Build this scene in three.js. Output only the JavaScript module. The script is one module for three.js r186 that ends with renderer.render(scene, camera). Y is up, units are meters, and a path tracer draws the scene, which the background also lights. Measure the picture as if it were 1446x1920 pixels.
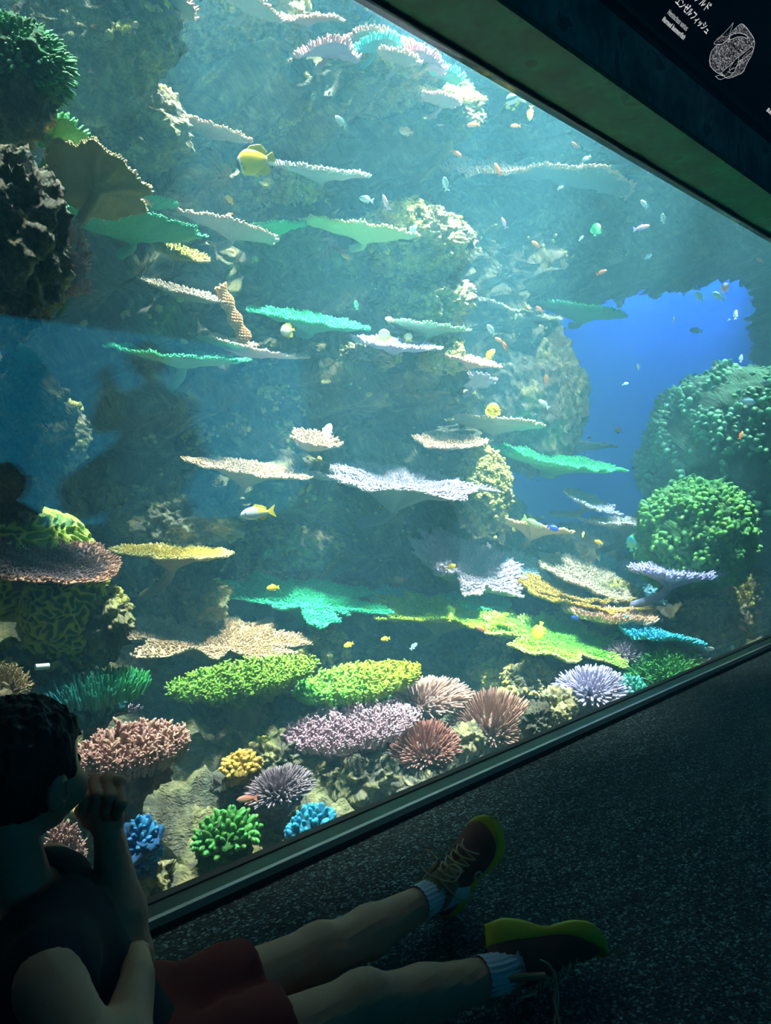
import * as THREE from 'three';
import { mergeGeometries, mergeVertices } from 'three/addons/utils/BufferGeometryUtils.js';
import { RoundedBoxGeometry } from 'three/addons/geometries/RoundedBoxGeometry.js';
import { MarchingCubes } from 'three/addons/objects/MarchingCubes.js';
import { RectAreaLightUniformsLib } from 'three/addons/lights/RectAreaLightUniformsLib.js';
import { createNoise3D } from 'simplex-noise';

// ---------------------------------------------------------------- camera, light, haze, exposure
const scene = new THREE.Scene();
scene.background = new THREE.Color(0x000000);
const renderer = new THREE.WebGLRenderer({ antialias: true });
renderer.toneMapping = THREE.LinearToneMapping;
renderer.toneMappingExposure = 1.08;
renderer.shadowMap.enabled = true;
RectAreaLightUniformsLib.init();

const F = 1330, YAW = 47.46 * Math.PI / 180, PITCH = 3.4 * Math.PI / 180;
const EYE = new THREE.Vector3(0, 1.0, 1.495);                       // glass is the plane z = 0, the room is z > 0, the tank z < 0
const FWD = new THREE.Vector3(Math.cos(YAW) * Math.cos(PITCH), -Math.sin(PITCH), -Math.sin(YAW) * Math.cos(PITCH));
const RIGHT = new THREE.Vector3(Math.sin(YAW), 0, Math.cos(YAW));
const UPV = new THREE.Vector3().crossVectors(RIGHT, FWD);
const camera = new THREE.PerspectiveCamera(2 * Math.atan(960 / F) * 180 / Math.PI, 1446 / 1920, 0.05, 60);
camera.position.copy(EYE);
camera.lookAt(EYE.clone().add(FWD));
scene.add(camera);

scene.fog = new THREE.FogExp2(new THREE.Color().setRGB(0.20, 0.66, 0.88), 0.068);   // the turbid water

function aim(l, x, y, z) { l.target.position.set(x, y, z); scene.add(l.target); }
// lamps that hang over the tank: [x, y, z, aim x, aim y, aim z, intensity, half angle]
const LAMPS = [
  [0.25, 5.0, -0.75, 0.25, 0, -1.15, 170, 0.3], [1.4, 5.0, -0.75, 1.4, 0, -1.15, 460, 0.3], [2.6, 5.0, -0.75, 2.6, 0, -1.15, 540, 0.3], [3.9, 5.0, -0.75, 3.9, 0, -1.15, 540, 0.3], [5.3, 5.0, -0.75, 5.3, 0, -1.15, 520, 0.3], [6.7, 5.0, -0.75, 6.7, 0, -1.15, 420, 0.3],
  [2.85, 5.0, -1.5, 3.3, 0, -1.5, 420, 0.22], [7.6, 5.0, -1.1, 7.9, 0, -1.1, 160, 0.17], [0.8, 5.0, -0.35, 0.9, 1.6, -2.1, 140, 0.42], [2.1, 5.0, -0.35, 2.2, 1.8, -2.2, 440, 0.42], [3.4, 5.0, -0.35, 3.5, 1.8, -2.3, 540, 0.42], [4.8, 5.0, -0.35, 4.9, 1.8, -2.4, 300, 0.42],
];
const FILL_HOOD = { x: 3.4, y: 5.05, z: -1.5, w: 9.0, d: 2.4, e: 0.24 };        // added diffuse fill hood over the tank, unseen, for general light
const BLUE = { e: 10.5 };
// ---------------------------------------------------------------- helpers
let seed = 12345;
function rnd() { seed = (seed + 0x6d2b79f5) | 0; let t = Math.imul(seed ^ (seed >>> 15), 1 | seed); t = (t + Math.imul(t ^ (t >>> 7), 61 | t)) ^ t; return ((t ^ (t >>> 14)) >>> 0) / 4294967296; }
const reseed = (s) => { seed = s * 7919 + 17; };
const rr = (a, b) => a + (b - a) * rnd();
const noise = createNoise3D(rnd);
const clamp = (x, a, b) => Math.min(b, Math.max(a, x)), lerp = (a, b, t) => a + (b - a) * t;
const sstep = (a, b, x) => { const t = clamp((x - a) / (b - a), 0, 1); return t * t * (3 - 2 * t); };
function fbm(x, y, z, o = 4) { let s = 0, a = 0.5, f = 1; for (let i = 0; i < o; i++) { s += a * noise(x * f, y * f, z * f); a *= 0.5; f *= 2.03; } return s; }
function ridged(x, y, z, o = 4) { let s = 0, a = 0.5, f = 1; for (let i = 0; i < o; i++) { s += a * (1 - 2 * Math.abs(noise(x * f, y * f, z * f))); a *= 0.55; f *= 2.1; } return s; }
const V = (x, y, z) => new THREE.Vector3(x, y, z);
// the point of a sight line through a pixel of the photograph that lies in the plane z, or at the depth t
const ray = (px, py) => FWD.clone().addScaledVector(RIGHT, (px - 723) / F).addScaledVector(UPV, (960 - py) / F);
const at = (px, py, z) => { const d = ray(px, py); return EYE.clone().addScaledVector(d, (z - EYE.z) / d.z); };
const atd = (px, py, t) => EYE.clone().addScaledVector(ray(px, py), t);
const pxPerM = (p) => F / p.clone().sub(EYE).dot(FWD);
const taken = new Map();
function numbered(n) { const k = taken.get(n) ?? 0; taken.set(n, k + 1); return k ? n + '_' + String(k).padStart(3, '0') : n; }
function tag(o, label, category, group) { o.userData.label = label; o.userData.category = category; if (group) o.userData.group = group; return o; }
function thing(name, label, category, pos, group) {
  const o = new THREE.Group(); o.name = numbered(name); if (pos) o.position.copy(pos); scene.add(o); return tag(o, label, category, group);
}
function part(name, geo, mat, parent) { const m = new THREE.Mesh(geo, mat); m.name = name; m.castShadow = m.receiveShadow = true; parent.add(m); return m; }
function solo(name, geo, mat, label, category, group) { const m = part(numbered(name), geo, mat, scene); return tag(m, label, category, group); }
function struct(name, geo, mat) { const m = part(numbered(name), geo, mat, scene); m.userData.kind = 'structure'; return m; }
function box(x0, x1, y0, y1, z0, z1, r = 0) {
  const g = r ? new RoundedBoxGeometry(x1 - x0, y1 - y0, z1 - z0, 2, r) : new THREE.BoxGeometry(x1 - x0, y1 - y0, z1 - z0);
  return g.translate((x0 + x1) / 2, (y0 + y1) / 2, (z0 + z1) / 2);
}
const col = (hex) => new THREE.Color(hex);
const M = (hex, rough = 0.8, extra = {}) => new THREE.MeshStandardMaterial({ color: hex, roughness: rough, ...extra });
const P = (hex, rough = 0.8, extra = {}) => new THREE.MeshPhysicalMaterial({ color: hex, roughness: rough, ...extra });
function dataTex(w, h, fn, srgb) {
  const d = new Uint8Array(w * h * 4);
  for (let y = 0; y < h; y++) for (let x = 0; x < w; x++) { const c = fn(x / w, y / h, x, y), i = (y * w + x) * 4; d[i] = c[0]; d[i + 1] = c[1]; d[i + 2] = c[2]; d[i + 3] = 255; }
  const t = new THREE.DataTexture(d, w, h); t.wrapS = t.wrapT = THREE.RepeatWrapping; t.magFilter = THREE.LinearFilter; if (srgb) t.colorSpace = THREE.SRGBColorSpace; t.needsUpdate = true; return t;
}
// noise that repeats every 0..1, f cells across
const cell2 = (x, y, s) => { let h = Math.imul(x, 374761393) + Math.imul(y, 668265263) + Math.imul(Math.round(s * 1000), 1274126177); h = Math.imul(h ^ (h >>> 13), 1274126177); return ((h ^ (h >>> 16)) >>> 0) / 2147483648 - 1; };
function tnoise(u, v, f, s = 0) {
  f = Math.round(f); const x = u * f, y = v * f, ix = Math.floor(x), iy = Math.floor(y), a = x - ix, c = y - iy, p = a * a * (3 - 2 * a), q = c * c * (3 - 2 * c), m = (k) => ((k % f) + f) % f;
  return lerp(lerp(cell2(m(ix), m(iy), s), cell2(m(ix + 1), m(iy), s), p), lerp(cell2(m(ix), m(iy + 1), s), cell2(m(ix + 1), m(iy + 1), s), p), q);
}
function grid(nu, nv, fn, colFn, keep) {                             // a surface from (u, v) in 0..1 to a point
  const pos = new Float32Array((nu + 1) * (nv + 1) * 3), uv = new Float32Array((nu + 1) * (nv + 1) * 2), c = colFn ? new Float32Array((nu + 1) * (nv + 1) * 3) : null, idx = [];
  for (let j = 0, k = 0; j <= nv; j++) for (let i = 0; i <= nu; i++, k++) {
    const p = fn(i / nu, j / nv); pos[k * 3] = p.x; pos[k * 3 + 1] = p.y; pos[k * 3 + 2] = p.z; uv[k * 2] = p.u ?? i / nu; uv[k * 2 + 1] = p.v ?? j / nv;
    if (c) { const q = colFn(p, i / nu, j / nv); c[k * 3] = q[0]; c[k * 3 + 1] = q[1]; c[k * 3 + 2] = q[2]; }
  }
  for (let j = 0; j < nv; j++) for (let i = 0; i < nu; i++) {
    if (keep && !keep((i + 0.5) / nu, (j + 0.5) / nv)) continue;
    const a = j * (nu + 1) + i, b = a + 1, d = a + nu + 1, e = d + 1; idx.push(a, b, e, a, e, d);
  }
  const g = new THREE.BufferGeometry(); g.setAttribute('position', new THREE.BufferAttribute(pos, 3)); g.setAttribute('uv', new THREE.BufferAttribute(uv, 2));
  if (c) g.setAttribute('color', new THREE.BufferAttribute(c, 3)); g.setIndex(idx); g.computeVertexNormals(); return g;
}
function sdfGeo(fn, lo, hi, cell) {                                  // marching cubes over a cube that holds lo..hi
  const c = lo.clone().add(hi).multiplyScalar(0.5), half = Math.max(hi.x - lo.x, hi.y - lo.y, hi.z - lo.z) / 2 + 3 * cell, res = Math.ceil(2 * half / cell);
  const mc = new MarchingCubes(res, new THREE.MeshBasicMaterial(), false, false, 400000); mc.isolation = 0;
  const p = V(0, 0, 0); let k = 0;
  for (let z = 0; z < res; z++) for (let y = 0; y < res; y++) for (let x = 0; x < res; x++, k++) {
    p.set(c.x + (x - res / 2) / (res / 2) * half, c.y + (y - res / 2) / (res / 2) * half, c.z + (z - res / 2) / (res / 2) * half);
    if (p.x < lo.x - 2 * cell || p.x > hi.x + 2 * cell || p.y < lo.y - 2 * cell || p.y > hi.y + 2 * cell || p.z < lo.z - 2 * cell || p.z > hi.z + 2 * cell) { mc.field[k] = -1; continue; }
    mc.field[k] = -fn(p);
  }
  mc.update();
  const n = mc.count, pos = new Float32Array(n * 3), g = new THREE.BufferGeometry();
  for (let i = 0; i < n; i++) { pos[i * 3] = c.x + mc.positionArray[i * 3] * half; pos[i * 3 + 1] = c.y + mc.positionArray[i * 3 + 1] * half; pos[i * 3 + 2] = c.z + mc.positionArray[i * 3 + 2] * half; }
  g.setAttribute('position', new THREE.BufferAttribute(pos, 3));
  const w = mergeVertices(g, cell * 0.02); w.computeVertexNormals(); return w;
}
const smin = (a, b, k) => { const h = clamp(0.5 + 0.5 * (b - a) / k, 0, 1); return lerp(b, a, h) - k * h * (1 - h); };
function capsule(p, a, b, ra, rb) {
  const bx = b.x - a.x, by = b.y - a.y, bz = b.z - a.z, px = p.x - a.x, py = p.y - a.y, pz = p.z - a.z;
  const h = clamp((px * bx + py * by + pz * bz) / (bx * bx + by * by + bz * bz + 1e-12), 0, 1);
  return Math.hypot(px - bx * h, py - by * h, pz - bz * h) - lerp(ra, rb, h);
}
const ellip = (p, c, r) => { const x = (p.x - c.x) / r.x, y = (p.y - c.y) / r.y, z = (p.z - c.z) / r.z, k = Math.hypot(x, y, z); return (k - 1) * Math.min(r.x, r.y, r.z); };
function tube(pts, r, seg = 24, rad = 6, closed = false) { return new THREE.TubeGeometry(new THREE.CatmullRomCurve3(pts, closed), seg, r, rad, closed); }
const mixc = (a, b, t) => col(a).lerp(col(b), clamp(t, 0, 1));
// ---------------------------------------------------------------- the room
const X0 = -2.4, X1 = 9.5, XR = 16.5, GT = 2.269, GB = 0.04, SOF = 0.226, HY = 2.487;
const wallM = M(0x1b2322, 0.85), darkM = M(0x0c0f10, 0.7), soffitM = M(0x04a87c, 0.6), sillM = M(0x2a6a58, 0.5), faceM = M(0xb4c0ba, 0.8), metalM = M(0xa9b8b4, 0.35, { metalness: 0.6 }), grooveM = M(0x050606, 0.6);
const scuff = dataTex(512, 512, (u, v) => { const n = tnoise(u, v, 9, 1.3), m = tnoise(u, v, 40, 4.2); const b = 150 + 40 * n + 25 * m - (n > 0.55 && m > 0.1 ? 70 : 0); return [b, b, b]; }, true);
faceM.map = scuff; soffitM.map = scuff; sillM.map = scuff;
const uvm = (g, s = 1) => {                                          // box uv in metres
  const p = g.attributes.position, n = g.attributes.normal, u = new Float32Array(p.count * 2);
  for (let i = 0; i < p.count; i++) { const ax = Math.abs(n.getX(i)), ay = Math.abs(n.getY(i)), az = Math.abs(n.getZ(i)); const [a, b] = ax > ay && ax > az ? [p.getZ(i), p.getY(i)] : ay > az ? [p.getX(i), p.getZ(i)] : [p.getX(i), p.getY(i)]; u[i * 2] = a * s; u[i * 2 + 1] = b * s; }
  g.setAttribute('uv', new THREE.BufferAttribute(u, 2)); return g;
};
// carpet: loops of yarn with light flecks, the teal of tank light mixed into its colour
reseed(3);
const cp = [];
for (let i = 0; i < 5200; i++) cp.push([rnd(), rnd(), rr(0.6, 1.5), rr(-0.5, 0.5), rnd()]);
const carpetH = new Float32Array(512 * 512), carpetC = new Float32Array(512 * 512).fill(0.4);
for (const [u, v, s, a, c] of cp) {
  const cx = u * 512, cy = v * 512, rx = 5.2 * s, ry = 3.4 * s;
  for (let y = -8; y <= 8; y++) for (let x = -9; x <= 9; x++) {
    const k = Math.hypot((x * Math.cos(a) + y * Math.sin(a)) / rx, (y * Math.cos(a) - x * Math.sin(a)) / ry); if (k >= 1) continue;
    const i = (((cy + y) | 0) + 512) % 512 * 512 + (((cx + x) | 0) + 512) % 512, h = Math.sqrt(1 - k * k); if (h > carpetH[i]) { carpetH[i] = h; carpetC[i] = c; }
  }
}
const carpetBump = dataTex(512, 512, (u, v, x, y) => { const b = carpetH[y * 512 + x] * 255; return [b, b, b]; });
const carpetMap = dataTex(512, 512, (u, v, x, y) => { const c = carpetC[y * 512 + x]; const b = c > 0.8 ? 150 : c > 0.5 ? 92 : 54; return [b * 0.72, b * 1.0, b * 1.02]; }, true);
for (const t of [carpetBump, carpetMap]) t.repeat.set(2.6, 2.6);
const carpetM = M(0xffffff, 0.95, { map: carpetMap, bumpMap: carpetBump, bumpScale: 0.005 });
struct('floor', uvm(box(-4, XR, -0.1, 0, 0.077, 6.2)), carpetM);
struct('ceiling', box(-4, XR, 3.4, 3.55, 0.1, 6.2), darkM);
struct('wall_left', box(-4.15, -4, -0.1, 3.55, 0, 6.2), wallM);
struct('wall_right', box(XR, XR + 0.15, -0.1, 3.55, 0, 6.2), wallM);
// rear wall of the room with the opening of the blue exhibit opposite
const RW = 3.8, mir = (px, py) => { const p = at(px, py, -RW); return V(p.x, p.y, RW); };
const BX0 = 0.4, BX1 = mir(612, 700).x, BY1 = (mir(20, 592).y + mir(600, 648).y) / 2, BY0 = mir(420, 975).y;
{
  const s = new THREE.Shape([[-4, -0.1], [XR, -0.1], [XR, 3.55], [-4, 3.55]].map(([x, y]) => new THREE.Vector2(x, y))), h = new THREE.Path(), r = 0.3;
  h.moveTo(BX0, BY0); h.lineTo(BX1 - r * 1.6, BY0); h.quadraticCurveTo(BX1 + 0.02, BY0 + 0.02, BX1, BY0 + r * 2.2); h.lineTo(BX1 - 0.05, BY1 - 0.1); h.quadraticCurveTo(BX1 - 0.06, BY1, BX1 - 0.2, BY1); h.lineTo(BX0, BY1); h.closePath(); s.holes.push(h);
  struct('wall_back', new THREE.ExtrudeGeometry(s, { depth: 0.25, bevelEnabled: false }).translate(0, 0, RW), wallM);
}
// front wall: header over the window, end walls beside it
struct('wall_front', mergeGeometries([box(-4, X0, -0.1, 5.4, -0.06, SOF), box(X1, XR, -0.1, 5.4, -0.06, SOF), box(X0, X1, GT + 0.02, 5.4, -0.06, SOF - 0.012)]), wallM);
struct('trim_1', uvm(box(X0, X1, GT - 0.001, GT + 0.019, 0.012, SOF)), soffitM);            // soffit over the pane, green of reflected tank light put into its colour
struct('trim_2', uvm(box(X0, X1, GT + 0.012, HY, SOF - 0.012, SOF)), faceM);                // upright face of the header
struct('trim_3', box(X0, X1, HY, HY + 0.028, SOF - 0.012, SOF + 0.004), grooveM);           // shadow gap under the sign boxes
struct('trim_7', box(X0, X1, GT - 0.014, GT, 0.0, 0.014, 0.004), M(0x16201d, 0.5));          // sealant bead along the head
// sill: base, nosing, sloping top, sealant
struct('trim_4', box(X0, X1, -0.1, 0.018, -0.003, 0.077), darkM);
struct('trim_5', box(X0, X1, 0.016, 0.037, 0.066, 0.079, 0.002), metalM);
struct('trim_6', uvm(box(X0, X1, 0.012, 0.0355, -0.003, 0.067)), sillM);
struct('trim_8', box(X0, X1, 0.034, 0.041, -0.002, 0.022, 0.003), M(0x121a18, 0.6));
// the acrylic pane
const glassM = new THREE.MeshPhysicalMaterial({ color: 0xffffff, roughness: 0, transmission: 1, thickness: 0, ior: 1.65 });
struct('window_1', box(X0, X1, -0.1, GT + 0.01, -0.055, -0.004), glassM);
// tank shell
const blueM = M(0x4486ea, 0.7), tankM = M(0x35505a, 0.8);
struct('wall_tank_back', box(X0 - 0.2, XR, -0.9, 5.4, -4.0, -3.85), blueM);
struct('wall_tank_left', box(X0 - 0.35, X0 - 0.2, -0.9, 5.4, -4.0, 0), tankM);
struct('wall_tank_right', box(XR, XR + 0.15, -0.9, 5.4, -4.0, 0), blueM);
struct('floor_tank', box(X0 - 0.2, XR, -1.0, -0.9, -4.0, 0), tankM);
struct('wall_tank_front', box(X0 - 0.2, XR, -0.9, -0.1, -0.06, 0.05), tankM);
struct('ceiling_tank', box(X0 - 0.35, XR + 0.15, 5.4, 5.5, -4.0, 0.2), M(0x9fb0b4, 0.8));
// lamps over the tank
{
  const lampM = M(0x22282a, 0.5), glowM = new THREE.MeshStandardMaterial({ color: 0xffffff, emissive: 0xeafcff, emissiveIntensity: 4 });
  const places = ['leftmost of the front row', 'second from the left in the front row', 'middle of the front row', 'third from the right in the front row', 'second from the right in the front row', 'rightmost of the front row', 'narrow one over the bright shaft', 'narrow one at the far right', 'leftmost of the tilted ones', 'second from the left of the tilted ones', 'second from the right of the tilted ones', 'rightmost of the tilted ones'];
  LAMPS.forEach(([x, y, z, tx, ty, tz, e, a], i) => {
    const g = thing('spot_lamp', 'black spot lamp over the tank, ' + places[i], 'lamp', V(x, y, z), 'spot lamps over the tank');
    part('housing', new THREE.CylinderGeometry(0.17, 0.2, 0.25, 24, 1, true).translate(0, 0.1, 0), lampM, g);
    part('bracket', box(-0.015, 0.015, 0.18, 5.4 - y, -0.015, 0.015), lampM, g);
    part('lens', new THREE.CylinderGeometry(0.17, 0.17, 0.01, 24).translate(0, 0.02, 0), glowM, g);
    const l = new THREE.SpotLight(0xf0fff2, e, 0, a, 0.6, 2); l.position.set(x, y - 0.01, z); l.name = 'spot_lamp_beam'; l.castShadow = true; l.shadow.radius = 9; scene.add(l); aim(l, tx, ty, tz);
  });
  const S = FILL_HOOD, hood = thing('fill_hood', 'added diffuse fill light hood over the tank, out of sight', 'lamp', V(S.x, S.y, S.z));
  part('casing', box(-S.w / 2 - 0.05, S.w / 2 + 0.05, 0.02, 0.3, -S.d / 2 - 0.05, S.d / 2 + 0.05), lampM, hood);
  part('diffuser', box(-S.w / 2, S.w / 2, 0.005, 0.02, -S.d / 2, S.d / 2), new THREE.MeshStandardMaterial({ color: 0xffffff, emissive: 0xdff4ff, emissiveIntensity: 0.3 }), hood);
  const l = new THREE.RectAreaLight(0xdaf4ff, S.e, S.w, S.d); l.position.set(S.x, S.y - 0.01, S.z); l.lookAt(S.x, 0, S.z); l.name = 'fill_hood_light'; scene.add(l);
  // added blue lamp behind the rock arch, unseen, turns the far wall blue
  const b = thing('added_blue_lamp', 'added unseen blue strip lamp behind the rock arch of the tank', 'lamp', V(10.6, 5.1, -3.2));
  part('casing', box(-3.05, 3.05, 0.02, 0.12, -0.3, 0.3), lampM, b);
  part('diffuser', box(-3, 3, 0.005, 0.02, -0.25, 0.25), new THREE.MeshStandardMaterial({ color: 0xffffff, emissive: 0x2a70ff, emissiveIntensity: 1.5 }), b);
  const q = new THREE.RectAreaLight(0x5f9dff, BLUE.e * 8, 6, 0.5); q.position.set(10.6, 5.09, -3.2); q.lookAt(10.6, 1.5, -3.75); q.name = 'added_blue_light'; scene.add(q);
}
// the exhibit across the room, which the pane mirrors
{
  const o = thing('exhibit_window', 'backlit blue exhibit window across the dark room', 'window', V((BX0 + BX1) / 2, (BY0 + BY1) / 2, RW + 0.2));
  part('lit_screen', box(-(BX1 - BX0) / 2 - 0.1, (BX1 - BX0) / 2 + 0.1, -(BY1 - BY0) / 2 - 0.1, (BY1 - BY0) / 2 + 0.1, 0.06, 0.1), new THREE.MeshStandardMaterial({ color: 0x000000, emissive: new THREE.Color().setRGB(0.015, 0.55, 0.95), emissiveIntensity: 1.0 }), o);
  const l = new THREE.RectAreaLight(new THREE.Color().setRGB(0.05, 0.6, 1), 0.05, BX1 - BX0, BY1 - BY0); l.position.set((BX0 + BX1) / 2, (BY0 + BY1) / 2, RW + 0.24); l.lookAt((BX0 + BX1) / 2, (BY0 + BY1) / 2, 0); l.name = 'exhibit_light'; scene.add(l);
}
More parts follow.
